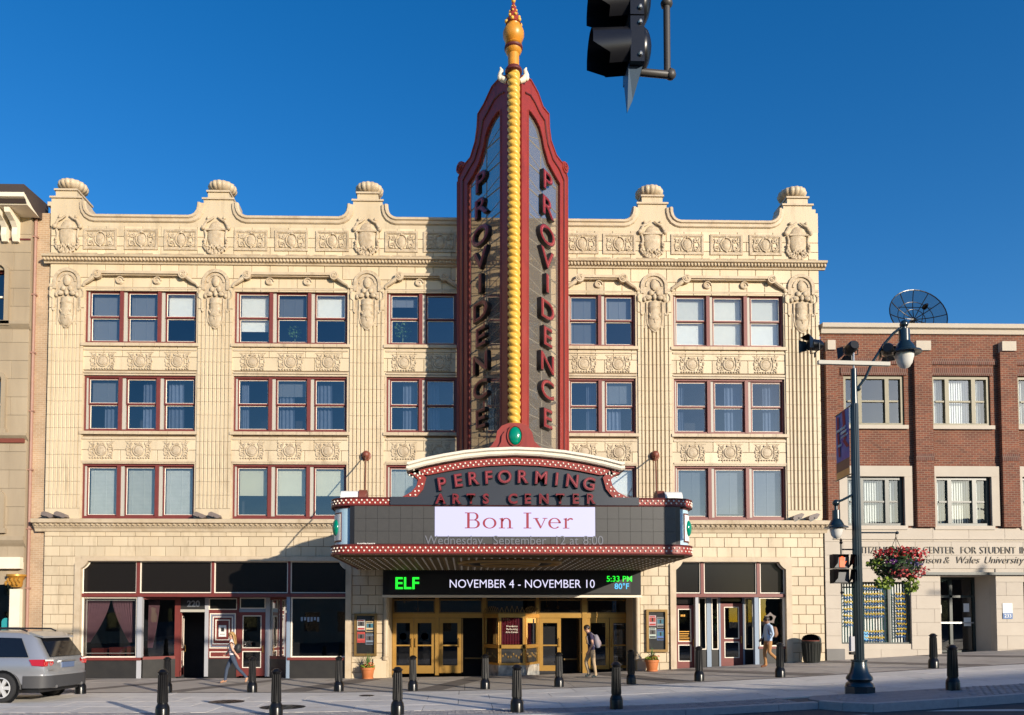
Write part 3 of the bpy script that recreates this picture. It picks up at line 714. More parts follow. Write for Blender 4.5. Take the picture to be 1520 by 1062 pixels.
def cart_mesh():
    b = MB()
    b.ball((0,.02,.02), .34, .15, .52, 14, 10); b.box(-.36, .36, -.14, .0, .18, .24)
    for s in (-1, 1):
        b.tube([(s*.06,-.08,.66),(s*.2,-.09,.56),(s*.34,-.09,.50),(s*.42,-.08,.36),(s*.46,-.08,.30)], [.03,.04,.05,.05,.06], 7)
        b.ball((s*.47,-.08,.28), .085, .09, .085, 10, 6); b.ball((s*.3,-.06,.62), .06, .07, .06, 8, 5)
        b.tube([(s*.40,-.06,.2),(s*.36,-.07,0),(s*.38,-.07,-.2),(s*.44,-.07,-.36),(s*.34,-.08,-.5)], .04, 7)
        for k in range(5): b.ball((s*(.42-.012*k*k), -.09, -.16-.095*k), .05, .05, .05, 7, 5)
        b.spiral(s*.22, -.5, -.10, .12, 1.3, s, .03, .5); b.ball((s*.12,-.1,-.62), .07, .05, .06, 8, 5)
    for k in range(9): b.ball((-.2+.05*k, -.12, -.40+.05*math.sin(k*1.7)), .045, .05, .06, 6, 4)
    b.ball((0,-.1,-.58), .09, .06, .1, 8, 5)
    b.v = [(x*.92, y*.62, z) for x, y, z in b.v]
    return b.mesh('cartouche', 'ornament', 60)
cm = cart_mesh()
for px in (101, 321, 545, 968, 1184):
    o = link('cartouche', cm, TH); o.location = (ax(px, 350), -.01, 15.08)
# brick return and downpipe at the left edge
MB().box(-14.72, XL-.01, .12, .6, -.1, 15.9).build('brick_return', 'brick_tan', TH)
b = MB(); b.tube([(-14.66,.06,.1),(-14.66,.06,15.8)], .055, 8)
for z in range(1, 16, 2): b.box(-14.74, -14.58, .0, .13, z, z+.05)
b.build('downpipe', 'pipe_pink', TH)
# ------------------------------------------------------------------ shopfronts
def frame_rect(b, x0, x1, z0, z1, w_, ya, yb, m=0):
    b.box(x0, x0+w_, ya, yb, z0, z1, m); b.box(x1-w_, x1, ya, yb, z0, z1, m); b.box(x0+w_, x1-w_, ya, yb, z0, z0+w_, m); b.box(x0+w_, x1-w_, ya, yb, z1-w_, z1, m); return b
def pane(parent, x0, x1, z0, z1, y, m='glass_shop', name='glass_pane'):
    b = MB(); b.quad((x0,y,z0),(x1,y,z0),(x1,y,z1),(x0,y,z1)); return b.build(name, m, parent)
def sf_mould(x0, x1, base):
    zt = SFT; a = R(90)
    arc = lambda cx, s, r, t0, t1, n=8: [(cx+s*r*math.cos(t0+(t1-t0)*i/n), zt+r*math.sin(t0+(t1-t0)*i/n)) for i in range(n+1)]
    w_ = .20; ri, ro = .46, .24; t_ = math.acos(w_/ri); tt = math.asin(.16/ri)
    o = [(x0, base)]+arc(x0, 1, ro, -a, 0)+arc(x1, -1, ro, 0, -a)+[(x1, base)]
    i = [(x0+w_, base)]+arc(x0, 1, ri, -t_, -tt)+arc(x1, -1, ri, -tt, -t_)+[(x1-w_, base)]
    b = MB(); b.ringplate(o, i, -.07, .14, closed=False)
    b.prism([(x0-.02, zt+.02)]+[(x, z) for x, z in arc(x0, 1, ro, 0, -a)], -.012, .02); b.prism([(x1+.02, zt+.02)]+arc(x1, -1, ro, 0, -a), -.012, .02)
    f = b.build('storefront', 'terracotta_trim', TH)
    MB().tube([(x, .12, z) for x, z in i], .028, 6).build('opening_bead', 'cream_bead', f)
    return f
ZR0, ZR1 = 2.74, 2.85
def transoms(f, cells, Y=.17):
    b = MB(); bead = MB()
    for p, q in cells:
        x0, x1 = ax(p, 860, Y), ax(q, 860, Y)
        pane(f, x0, x1, ZR1+.03, 3.95, Y, 'transom_black', 'transom_pane')
        frame_rect(MB(), x0, x1, ZR1+.02, 3.97, .03, Y-.05, Y-.004).build('transom_bead', 'cream_bead', f)
    for (p, q), (r, s) in zip(cells, cells[1:]):
        MB().box(ax(q, 860, Y)+.002, ax(r, 860, Y)-.002, Y-.08, Y+.03, ZR1, 3.98).build('transom_mullion', 'red_paint', f)
def bar(f, p, q, z0, z1, ya, yb, m, name, Y=.15): return MB().box(ax(p, 930, Y), ax(q, 930, Y), ya, yb, z0, z1).build(name, m, f)
sfl = sf_mould(*SFL, -.02)
transoms(sfl, [(121.5,204),(209,315),(319,428),(432,516)])
bar(sfl, 119, 517, ZR0, ZR1, .03, .22, 'red_paint', 'transom_bar')
YD = 1.0
xl = lambda p, Y=.15: ax(p, 930, Y)
def shopwin(f, p, q, zb, Y=.16, white=False):
    x0, x1 = xl(p, Y), xl(q, Y)
    pane(f, x0, x1, zb, ZR0-.02, Y+.04)
    frame_rect(MB(), x0, x1, zb, ZR0-.01, .04, Y-.03, Y+.03).build('window_bead', 'cream_bead', f)
    if white: frame_rect(MB(), x0+.1, x1-.08, zb+.13, ZR0-.1, .022, Y+.06, Y+.08).build('grille_frame', 'white_paint', f)
bar(sfl, 119, 212, .61, .70, .02, .25, 'red_paint', 'sill'); bar(sfl, 428, 517, .61, .70, .02, .25, 'red_paint', 'sill')
shopwin(sfl, 122, 204, .70, white=True); shopwin(sfl, 432, 516, .70)
bar(sfl, 205, 212, .0, ZR0, .06, .24, 'grey_post', 'post'); bar(sfl, 426, 431, .0, ZR0, .06, .24, 'blue_frame', 'post')
for p, q in ((119, 212), (428, 517)): bar(sfl, p, q, -.05, .61, .08, .2, 'black_panel', 'base_panel')
# slanted sides of the recessed entry
for (p, q, nm) in ((212, 262, 0), (428, 401, 1)):
    xa, xb = xl(p, .2), xl(q, YD); b = MB(); b.quad((xa,.2,.7),(xb,YD,.7),(xb,YD,ZR0),(xa,.2,ZR0)); b.build('glass_pane', 'glass_shop', sfl)
    b = MB(); d = Vector((xb-xa, YD-.2)).normalized(); n_ = Vector((-d.y, d.x))*.03
    for z0, z1 in ((.62,.72), (ZR0-.08, ZR0)):
        MB().prismz([(xa+n_.x,.2+n_.y),(xb+n_.x,YD+n_.y),(xb-n_.x,YD-n_.y),(xa-n_.x,.2-n_.y)], z0, z1).build('side_rail', 'red_paint', sfl)
    xm = xa+d.x*.45; ym = .2+d.y*.45
    if nm: MB().box(xm-.04, xm+.04, ym-.04, ym+.04, .72, ZR0-.08).build('side_post', 'red_paint', sfl)
    b = MB(); b.prismz([(xa+n_.x,.2+n_.y),(xb+n_.x,YD+n_.y),(xb-n_.x,YD-n_.y),(xa-n_.x,.2-n_.y)], -.05, .62); b.build('base_panel', 'black_panel', sfl)
MB().box(xl(212,.2), xl(428,.2), .2, YD+.3, ZR0+.01, ZR0+.06).build('entry_ceiling', 'red_paint', sfl)
def shop_door(p, q, Y, zb, zt, glass2=True, open_=0.0, mt='red_paint', bead='cream_bead', lab=None):
    x0, x1 = ax(p, 930, Y), ax(q, 930, Y); W_ = x1-x0; s = .13
    b = MB(); zk = zb+.28 if glass2 else zb+.15; zm = zb+.42*(zt-zb)
    b.box(0, s, -.03, .03, zb, zt); b.box(W_-s, W_, -.03, .03, zb, zt); b.box(s, W_-s, -.03, .03, zb, zk); b.box(s, W_-s, -.03, .03, zm-.07, zm+.03); b.box(s, W_-s, -.03, .03, zt-.12, zt)
    o = bpy.data.objects.new('shop_door', b.mesh('shop_door', mt)); col.objects.link(o); o.parent = TH; o.matrix_parent_inverse = Matrix.Translation(-wloc(TH)); o.location = (x0, Y, 0); o.rotation_euler = (0, 0, open_)
    for c, d in ((zk, zm-.07), (zm+.03, zt-.12)):
        k = MB(); k.quad((s,0,c),(W_-s,0,c),(W_-s,0,d),(s,0,d)); link('glass_pane', k.mesh('glass_pane', 'glass_door'), o, world=False)
        link('door_bead', frame_rect(MB(), s, W_-s, c, d, .028, -.04, -.02).mesh('door_bead', bead), o, world=False)
    k = MB(); k.tube([(W_-s*.5,-.03,zm-.12),(W_-s*.5,-.08,zm-.1),(W_-s*.5,-.08,zm+.1),(W_-s*.5,-.03,zm+.12)], .014, 6); link('handle', k.mesh('handle', 'brass'), o, world=False)
    return o
xd = lambda p: ax(p, 930, YD)
for p, q in ((260,268), (304.5,310), (352,355), (394.5,401)):
    MB().box(xd(p), xd(q), YD-.05, YD+.08, 0, ZR0).build('post', 'red_paint' if p in (260, 352) else 'grey_post', sfl)
ZDT = az(300, 908, YD)
MB().box(xd(268), xd(304.5), YD-.04, YD+.06, ZDT-.02, ZDT+.07).build('door_head', 'jamb_grey', sfl)
MB().box(xd(268), xd(304.5), YD-.01, YD+.03, ZDT+.07, ZR0).build('number_panel', 'black_panel', sfl)
text('220', 'house_number', 'steel', sfl, (xd(287), YD-.02, az(287, 897, YD)), .30, ext=.006, offset=.008)
shop_door(268.5, 304, YD+.05, .02, ZDT-.03, open_=R(104))
X0, X1 = xd(310), xd(352)
MB().box(X0, X1, YD-.02, YD+.05, .62, ZR0-.42).build('entry_panel', 'red_paint', sfl); MB().box(X0, X1, YD-.02, YD+.05, -.05, .62).build('base_panel', 'black_panel', sfl)
pane(sfl, X0, X1, ZR0-.40, ZR0, YD, 'transom_black'); frame_rect(MB(), X0, X1, ZR0-.42, ZR0-.02, .03, YD-.03, YD-.005).build('transom_bead', 'cream_bead', sfl)
for k, (e, m_) in enumerate([(.04,'cream_bead'),(.08,'blue_frame'),(.14,'white_paint'),(.19,'red_paint'),(.24,'cream_bead')]):
    frame_rect(MB(), X0+e, X1-e, .92+e*1.4, ZR0-.50-e*1.1, .035, YD-.035-.004*k, YD-.021).build('panel_moulding', m_, sfl)
frame_rect(MB(), X0+.05, X1-.05, .66, .87, .03, YD-.04, YD-.021).build('panel_moulding', 'cream_bead', sfl)
xm = (X0+X1)/2; b = MB(); b.box(xm-.13, xm+.13, YD-.055, YD-.045, 1.38, 1.78); b.box(xm-.05, xm+.06, YD-.058, YD-.055, 1.56, 1.70, 1); b.box(xm-.09, xm+.09, YD-.058, YD-.055, 1.46, 1.48, 1)
b.build('notice', ['white_paint', 'black_panel'], sfl)
shop_door(355, 394, YD, .02, ZDT-.02); MB().box(xd(355), xd(394), YD-.03, YD+.05, ZDT-.02, ZDT+.1).build('door_head', 'blue_frame', sfl)
pane(sfl, xd(356), xd(394), ZDT+.1, ZR0, YD, 'glass_door'); frame_rect(MB(), xd(356), xd(394), ZDT+.1, ZR0, .03, YD-.03, YD-.005).build('transom_bead', 'cream_bead', sfl)
# drapes
def drape(f, pts, y, m, n=9):
    b = MB(); (xa, xb, za), (xc, xe, zc) = pts
    rows = 10
    for j in range(rows+1):
        t = j/rows; x0 = xa+(xc-xa)*t**1.5; x1 = xb+(xe-xb)*t**1.5; z = za+(zc-za)*t
        for i in range(n*3+1): b.v.append((x0+(x1-x0)*i/(n*3), y+.05*math.sin(i*2*math.pi/3), z))
    k = n*3+1
    b.f = [(j*k+i, j*k+i+1, (j+1)*k+i+1, (j+1)*k+i) for j in range(rows) for i in range(k-1)]; b.m = [0]*len(b.f)
    return b.build('curtain', m, f, 60)
drape(sfl, [(xl(125,.5), xl(163,.5), 2.65), (xl(125,.5), xl(134,.5), 1.2)], .5, 'curtain_mauve'); drape(sfl, [(xl(166,.5), xl(202,.5), 2.65), (xl(192,.5), xl(202,.5), 1.2)], .5, 'curtain_mauve')
drape(sfl, [(xl(219,.9), xl(236,.9), 2.65), (xl(219,.9), xl(226,.9), 1.0)], .95, 'curtain_mauve')
b = MB()
for k in range(6): b.box(xl(446)+.11*k, xl(446)+.11*k+.07, .196, .2, 1.92+.03*math.sin(k*2), 2.06)
b.build('window_decal', 'blue_frame', sfl)
for k in range(3): MB().box(xl(128)+.6*k, xl(128)+.6*k+.42, .55, .95, .45, 1.0+.03*k).build('dining_chair', 'red_paint', sfl)
# right shopfront
sfr = sf_mould(*SFR, .2)
transoms(sfr, [(1001,1039),(1044,1122),(1127,1164)])
bar(sfr, 999, 1166, ZR0, ZR1, .03, .22, 'red_paint', 'transom_bar')
g5 = .48
xr = lambda p, Y=.15: ax(p, 930, Y)
shopwin(sfr, 1127, 1164, g5+.58); bar(sfr, 1119, 1125, g5-.05, ZR0, .06, .24, 'blue_frame', 'post'); bar(sfr, 1124, 1166, g5+.5, g5+.58, .04, .24, 'red_paint', 'sill'); bar(sfr, 1124, 1166, g5-.1, g5+.5, .08, .2, 'black_panel', 'base_panel')
YE = .75
xe = lambda p: ax(p, 930, YE)
shop_door(1000.5, 1031, .3, .26, az(1015, 899, .3)); pane(sfr, xr(1001,.3), xr(1031,.3), az(1015,897,.3), ZR0, .3, 'transom_black'); bar(sfr, 1031.5, 1036, .2, ZR0, .06, .36, 'grey_post', 'post')

for k in range(3): MB().box(xr(1010.5,.27)+.055*k, xr(1010.5,.27)+.055*k+.042, .268, .274, az(1014,915.5,.27), az(1014,912.5,.27)).build('gilt_line', 'gilt', sfr)
for k in range(5): MB().box(xr(1007,.27)+.03*(k % 2), xr(1024,.27)-.03*(k % 3), .268, .274, 1.55-.075*k, 1.58-.075*k).build('gilt_line', 'gilt', sfr)
for p, q in ((1037,1048), (1056,1066), (1105,1118)):
    pane(sfr, xe(p), xe(q), .95, ZR0, YE); frame_rect(MB(), xe(p), xe(q), .93, ZR0, .035, YE-.03, YE-.005).build('window_bead', 'cream_bead', sfr); MB().box(xe(p)-.03, xe(q)+.03, YE-.02, YE+.04, .2, .92).build('base_panel', 'black_panel', sfr)
for p, q in ((1048.5,1055), (1066.5,1069), (1102,1104.5)): MB().box(xe(p), xe(q), YE-.05, YE+.06, .2, ZR0).build('post', 'blue_frame', sfr)
shop_door(1069, 1102, YE, .36, az(1085, 896, YE)); pane(sfr, xe(1069), xe(1102), az(1085,893,YE), ZR0, YE, 'transom_black')
MB().box(xr(1036,.3), xr(1119,.2), .25, YE+.1, ZR0+.01, ZR0+.06).build('entry_ceiling', 'red_paint', sfr)
b = MB(); Xc, Zc = at(1144, 918, .16)
for k in range(5): b.add([(Xc,.192,Zc)]+[(Xc+r_*math.sin(a_), .192, Zc+r_*math.cos(a_)) for r_, a_ in ((.15, R(72*k-36)), (.21, R(72*k)), (.15, R(72*k+36)))], [(0,1,2,3)])
b.lathe([(.0,0),(.09,0)], (0,0,0), 12, 1); n_ = 24
for i in range(len(b.v)-n_, len(b.v)): b.v[i] = (b.v[i][0]+Xc, .188, b.v[i][1]+Zc)
b.build('star_decal', ['flood_grey', 'petal_orange'], sfr)
for px, c_, nm in ((1060,'leaf_plant',0), (1147,'leaf_plant',1)):
    X_, Z_ = at(px, 930, 1.1); t = thing('shop_plant', ['small green plant in the right shop seen beside its door','green leafy plant in the right shop window under the star'][nm], 'plant', (X_, 1.1, .7))
    b = MB(); b.lathe([(.16,0),(.2,.5),(.2,.52),(.1,.5)], (X_,1.1,.7), 10); b.build('pot', 'gilt', t); b = MB(); fol(b, (X_,1.1,Z_+.1), (.22,.15,.26), 120, .12, 9); b.build('foliage', 'leaf_plant', t)
# ------------------------------------------------------------------ theatre entrance
YT = 1.6
xt = lambda p, Y=YT: ax(p, 950, Y); zt_ = lambda py, Y=YT: az(760, py, Y)
for s, x in ((-1, ENT[0]), (1, ENT[1])):
    MB().box(x-.05 if s < 0 else x-.15, x+.15 if s < 0 else x+.05, .43, YT+.05, -.2, 3.7).build('entrance_side', 'terracotta', TH)
    b = MB(); b.tube([(x-s*.09,-.03,.72),(x-s*.09,-.03,2.75)], .085, 10); b.lathe([(.13,0),(.13,.08),(.09,.12)], (x-s*.09,-.03,.62), 10); b.build('engaged_column', 'terracotta_trim', TH, 40)
    b = MB(); b.box(x-.32 if s < 0 else x-.12, x+.12 if s < 0 else x+.32, -.07, .06, -.2, .66); b.build('pier_plinth', 'terracotta', TH)
MB().box(ENT[0], ENT[1], -.02, YT+.1, 2.84, 2.92).build('entrance_ceiling', 'soffit_dark', TH)
MB().box(ENT[0]-.03, ENT[1]+.03, -.12, .2, 2.72, 2.80).build('entrance_ledge', 'cream_paint', TH)
hb0, hb1 = zt_(917.5), zt_(911)
ef = MB().box(xt(575), xt(946), YT-.06, YT+.08, hb0, hb1).build('entrance_frame', 'brass', TH)
for p, q in ((574,583), (646,651.5), (716,722), (796,800), (864,871), (938,947)): MB().box(xt(p), xt(q), YT-.09, YT+.07, 0, 2.84).build('entrance_post', 'brass_dark' if p in (574, 938) else 'brass', ef)
for p, q in ((583,646), (651.5,716), (722,796), (800,864), (871,938)):
    pane(ef, xt(p), xt(q), hb1, 2.8, YT, 'glass_door'); frame_rect(MB(), xt(p), xt(q), hb1, zt_(890), .05, YT-.05, YT+.03).build('transom_frame', 'brass_dark', ef)
def brass_door(p, q, side=1, decal=False):
    x0, x1 = xt(p), xt(q); zb = gz(x0)+.04; zt = hb0-.01; s = .13
    b = MB(); zk, zm, zu = zt_(988), zt_(958), zt_(925)
    b.box(x0, x0+s, YT-.03, YT+.03, zb, zt); b.box(x1-s, x1, YT-.03, YT+.03, zb, zt); b.box(x0+s, x1-s, YT-.03, YT+.03, zb, zk); b.box(x0+s, x1-s, YT-.03, YT+.03, zm-.03, zm+.02); b.box(x0+s, x1-s, YT-.03, YT+.03, zu, zt)
    o = b.build('entrance_door', 'brass', TH)
    pane(o, x0+s, x1-s, zk, zm-.03, YT, 'glass_door'); pane(o, x0+s, x1-s, zm+.02, zu, YT, 'glass_door')
    hx = x1-s*.5 if side > 0 else x0+s*.5
    MB().tube([(hx,YT-.03,1.0),(hx,YT-.09,1.02),(hx,YT-.09,1.3),(hx,YT-.03,1.32)], .018, 6).build('handle', 'brass', o)
    if decal:
        c = MB(); c.lathe([(0,0),(.13,0)], (0,0,0), 16); c.v = [((x0+x1)/2+x, YT-.008, y+zt_(945)) for x, y, z in c.v]; c.build('round_decal', 'led_blue_flat', o)
mat('led_blue_flat', (.05,.30,.50), .4)
for p, q, sd_, dc in ((583,614,1,True), (614.5,646,-1,True), (652,684.5,1,False), (800.5,832.5,1,False), (871.5,904,1,False), (905,937.5,-1,False)): brass_door(p, q, sd_, dc)
for xa, s in ((xt(685), 1), (xt(863), -1)):
    MB().box(xa if s > 0 else xa-.05, xa+.05 if s > 0 else xa, YT, YT+.85, .1, hb0-.02).build('open_door', 'brass_dark', TH)
b = MB(); b.box(xt(690), xt(716), YT+.5, YT+.54, .55, .6); b.box(xt(840), xt(862), YT+.6, YT+.64, .5, .56); b.build('lobby_rail', 'brass_dark', TH)
for px, py in ((811,900), (828,902), (926,891), (620,905), (600,893)):
    X_, Z_ = at(px, py, YT+.35); b = MB(); b.ball((X_,YT+.35,Z_), .05, .05, .07, 8, 5); b.tube([(X_,YT+.35,Z_+.05),(X_,YT+.35,2.84)], .008, 5); b.build('lobby_pendant', 'gilt', TH)
# ticket booth
TB = thing('ticket_booth', 'brass ticket booth with red curtains and marble base between the open doors', 'ticket booth', (1.2, .8, gz(1.2)))
bp = [(ax(720,950,1.35), 1.35), (ax(741,950,.2), .2), (ax(779,950,.2), .2), (ax(798,950,1.35), 1.35)]
zz = lambda py: az(760, py, .2)
def facets(z0, z1, m, name, grow=0.0, par=TB):
    cx = sum(x for x, y in bp)/4; q = [(x+(x-cx)*grow, y-grow*.6 if y < 1 else y) for x, y in bp]
    b = MB(); b.prismz(q+[(q[3][0], 1.5), (q[0][0], 1.5)], z0, z1); return b.build(name, m, par)
facets(.0, zz(988), 'marble', 'booth_base', .06); facets(zz(988), zz(984.5), 'brass', 'base_rail', .04); facets(zz(963), zz(957.5), 'brass', 'counter', .05); facets(zz(917), zz(911), 'brass', 'booth_cornice', .06)
for (xa, ya), (xb, yb) in zip(bp, bp[1:]):
    L = Vector((xb-xa, yb-ya)); l_ = L.length; d = L/l_; n_ = Vector((d.y, -d.x))
    P = lambda u, o_: (xa+d.x*u+n_.x*o_, ya+d.y*u+n_.y*o_)
    def slab(u0, u1, o0, o1, z0, z1, m, nm, par=TB):
        b = MB(); b.prismz([P(u0,o0), P(u1,o0), P(u1,o1), P(u0,o1)], z0, z1); return b.build(nm, m, par)
    for u in (0, l_-.07): slab(u, u+.07, -.04, .03, zz(985), zz(916), 'brass', 'booth_post')
    slab(.07, l_-.07, -.03, -.01, zz(984), zz(964), 'black_panel', 'lower_panel')
    fr_ = MB(); k = 8
    for i in range(k): 
        u = .12+(l_-.24)*i/(k-1); q = P(u, .0); fr_.ball((q[0], q[1], zz(974)+.06*math.sin(i*1.9)), .035, .02, .05, 6, 4)
    fr_.build('grille_ornament', 'brass_dark', TB, stuff=True)
    b = MB(); b.quad((*P(.07,-.005), zz(957)), (*P(l_-.07,-.005), zz(957)), (*P(l_-.07,-.005), zz(917)), (*P(.07,-.005), zz(917))); b.build('glass_pane', 'glass_door', TB)
    cu = MB(); n2 = 40
    for i in range(n2+1):
        q = P(.07+(l_-.14)*i/n2, -.09+.02*math.sin(i*1.25))
        cu.v += [(q[0], q[1], zz(957)), (q[0], q[1], zz(917))]
    cu.f = [(2*i, 2*i+2, 2*i+3, 2*i+1) for i in range(n2)]; cu.m = [0]*n2; cu.build('curtain', 'curtain_red', TB, 80)
    cr = MB(); k = int(l_/.16)
    for i in range(k):
        q = P((i+.5)*l_/k, .02); h = .16+.08*math.sin(math.pi*(i+.5)/k); cr.tube([(q[0]-.06,q[1],zz(911)),(q[0]-.05,q[1],zz(911)+h*.5),(q[0],q[1],zz(911)+h),(q[0]+.05,q[1],zz(911)+h*.5),(q[0]+.06,q[1],zz(911))], .012, 5); cr.ball((q[0],q[1],zz(911)+h), .025, .025, .03, 6, 4)
    cr.build('cresting', 'brass_dark', TB, stuff=True)
for k, s_ in enumerate(('Providence', 'Performing', 'Arts Center')): text(s_, 'booth_lettering', 'cream_bead', TB, (ax(760,935,.18), .19, zz(930)-.10*k), .085, ext=.002)
MB().box(bp[0][0]+.15, bp[3][0]-.15, .98, 1.42, .1, 2.0).build('booth_core', 'room_dark', TB)
# poster cases
PC = [[(.75,.72,.68),(.75,.55,.30),(.62,.10,.08),(.25,.3,.38)], [(.6,.45,.5),(.35,.33,.32),(.6,.66,.6),(.12,.2,.5)]]
for k, (p, q, t_, u_, lab) in enumerate([(526,559,911,974,'poster case with four show posters on the pier left of the doors'),(959,991,905,968,'poster case with four show posters on the pier right of the doors')]):
    x0, z1 = at(p, t_, -.05); x1, z0 = at(q, u_, -.05)
    t = thing('poster_case', lab, 'poster case', ((x0+x1)/2, -.02, z0), group='poster cases beside the doors')
    frame_rect(MB(), x0, x1, z0, z1, .08, -.10, .0).build('case_frame', 'brass_dark', t); MB().box(x0+.08, x1-.08, -.03, -.002, z0+.08, z1-.08).build('back_board', 'black_panel', t)
    pw, ph = (x1-x0-.18)/2, .36
    for i in range(2):
        for j in range(2):
            b = MB(); a = x0+.085+i*pw; z = z1-.2-j*.42-.06*i; c_ = PC[k][i+2*j]
            b.box(a+.012, a+pw-.012, -.036, -.031, z-ph, z); b.box(a+.03, a+pw-.03, -.039, -.036, z-ph*.62, z-ph*.2, 1); b.box(a+.03, a+pw-.05, -.039, -.036, z-ph*.15, z-ph*.06, 2); b.box(a+.03, a+pw-.03, -.039, -.036, z-ph*.95, z-ph*.78, 2); b.box(a+pw*.4, a+pw*.6, -.041, -.039, z-ph*.58, z-ph*.25, 3)
            m0, m1, m2 = (f'poster_paper_{k}{i}{j}', f'poster_ink_{k}{i}{j}', f'poster_dark_{k}{i}{j}')
            mat(m0, tuple(min(.8, v*1.05) for v in c_), .6); mat(m1, random.choice([(.5,.08,.06),(.06,.2,.28),(.55,.28,.05),(.12,.1,.1)]), .6); mat(m2, random.choice([(.5,.06,.05),(.05,.05,.06)]), .6)
            b.build('poster', [m0, m1, m2, 'black_panel'], t)
    pane(t, x0+.07, x1-.07, z0+.07, z1-.07, -.07, 'glass_clear')
# LED message board
x0, x1 = ENT[0]-.0, ENT[1]+.0
LB = thing('message_board', 'long black message board with green and white lettering above the brass doors', 'message board', ((x0+x1)/2, -.1, 2.81))
MB().box(x0, x1, -.16, .02, 2.81, 3.69).build('board_body', 'led_black', LB)
MB().box(ax(578,866,-.17), ax(936,866,-.17), -.175, -.16, 2.86, az(700,853,-.17)).build('display', 'screen_black', LB) if mat('screen_black', (.012,.012,.012), .5) else 0
def ltext(s, px, py, size, m, off=.0, sx=1.0): text(s, 'led_text', m, LB, (ax(px,py,-.18), -.18, az(px,py,-.18)), size, ext=.003, offset=off, sx=sx)
ltext('ELF', 604, 867, .56, 'led_green', .010, 1.02); ltext('NOVEMBER 4 - NOVEMBER 10', 775, 867.5, .40, 'led_white', -.002, .93); ltext('5:33 PM', 919.5, 860, .27, 'led_green', .002); ltext('80°F', 923, 871, .27, 'led_blue', .002)
b = MB()
for i in range(120):
    x = x0+.03+(x1-x0-.06)*i/119; b.add([(x-.03,-.2,3.69),(x+.03,-.2,3.69),(x,-.2,3.60)], [(0,1,2)])
b.build('fringe', 'soffit', LB, stuff=True)
# ------------------------------------------------------------------ marquee
YF = -5.8; XA, XB = -3.55, 6.13; ZB, ZTM = 3.70, 5.15
MQ = thing('marquee', 'red bulb trimmed theatre marquee with pediment and wide video screen', 'marquee', (1.3, -3, 3.7))
def outline(g=0.0, r=.62, n=10):
    c1 = (XA+r, YF+r); c2 = (XB-r, YF+r); R_ = r+g
    return [(XA-g, -.02)]+[(c1[0]+R_*math.cos(math.pi+math.pi/2*i/n), c1[1]+R_*math.sin(math.pi+math.pi/2*i/n)) for i in range(n+1)]+[(c2[0]+R_*math.cos(1.5*math.pi+math.pi/2*i/n), c2[1]+R_*math.sin(1.5*math.pi+math.pi/2*i/n)) for i in range(n+1)]+[(XB+g, -.02)]
b = MB(); b.prismz(outline(-.04), ZB+.02, ZTM-.03); b.build('marquee_body', 'pale_blue', MQ, 30)
def band(z0, z1, name):
    b = MB(); o, i = outline(.05), outline(-.05); n = len(o)
    vs = [(x,y,z0) for x,y in o]+[(x,y,z1) for x,y in o]+[(x,y,z0) for x,y in i]+[(x,y,z1) for x,y in i]; fs = []
    for k in range(n-1): fs += [(k,k+1,n+k+1,n+k), (n+k,n+k+1,3*n+k+1,3*n+k), (k,2*n+k,2*n+k+1,k+1)]
    b.add(vs, fs); b.build(name, 'sign_red', MQ, 30)
    bl = MB(); P = [Vector(p) for p in outline(.06)]; tot = 0; s = 0
    for p, q in zip(P, P[1:]):
        L = (q-p).length; t = s
        while t < L:
            c = p+(q-p)*(t/L); k = round((tot+t)/.07) % 2; bl.ball((c.x, c.y, z0+(z1-z0)*(.33 if k else .7)), .026, .026, .026, 6, 4); t += .07
        s = t-L; tot += L
    bl.build('bulb_row', 'bulb', MQ, stuff=True)
    for e in (z0-.02, z1-.01):
        b = MB(); b.tube([(x,y,e+.015) for x, y in outline(.055)], .022, 6); b.build('band_edge', 'dark_red', MQ)
band(ZB-.01, 3.91, 'trim_band'); band(4.97, ZTM, 'trim_band')
MB().prismz(outline(-.06), ZTM-.02, ZTM+.01).build('marquee_roof', 'roof_dark', MQ)
# front screen
SX0, SX1 = ax(526,780,YF-.03), ax(1003,780,YF-.03)
MB().box(SX0-.12, SX1+.12, YF-.03, YF+.1, 3.915, 4.965).build('screen_housing', 'black_paint', MQ)
nx, nz = 28, 3; mw, mh = (SX1-SX0)/nx, (4.95-3.94)/nz
mm = MB().box(-mw/2+.003, mw/2-.003, 0, .02, -mh/2+.003, mh/2-.003).mesh('screen_module', 'screen_grey')
for i in range(nx):
    for j in range(nz): link('screen_module', mm, MQ, loc=(SX0+mw*(i+.5), YF-.05+random.uniform(0,.003), 3.94+mh*(j+.5)))
px0, pz1 = at(645.5, 752.5, YF-.055); px1, pz0 = at(883.5, 797, YF-.055)
MB().box(px0, px1, YF-.058, YF-.051, pz0, pz1).build('bright_picture', 'screen_white', MQ)
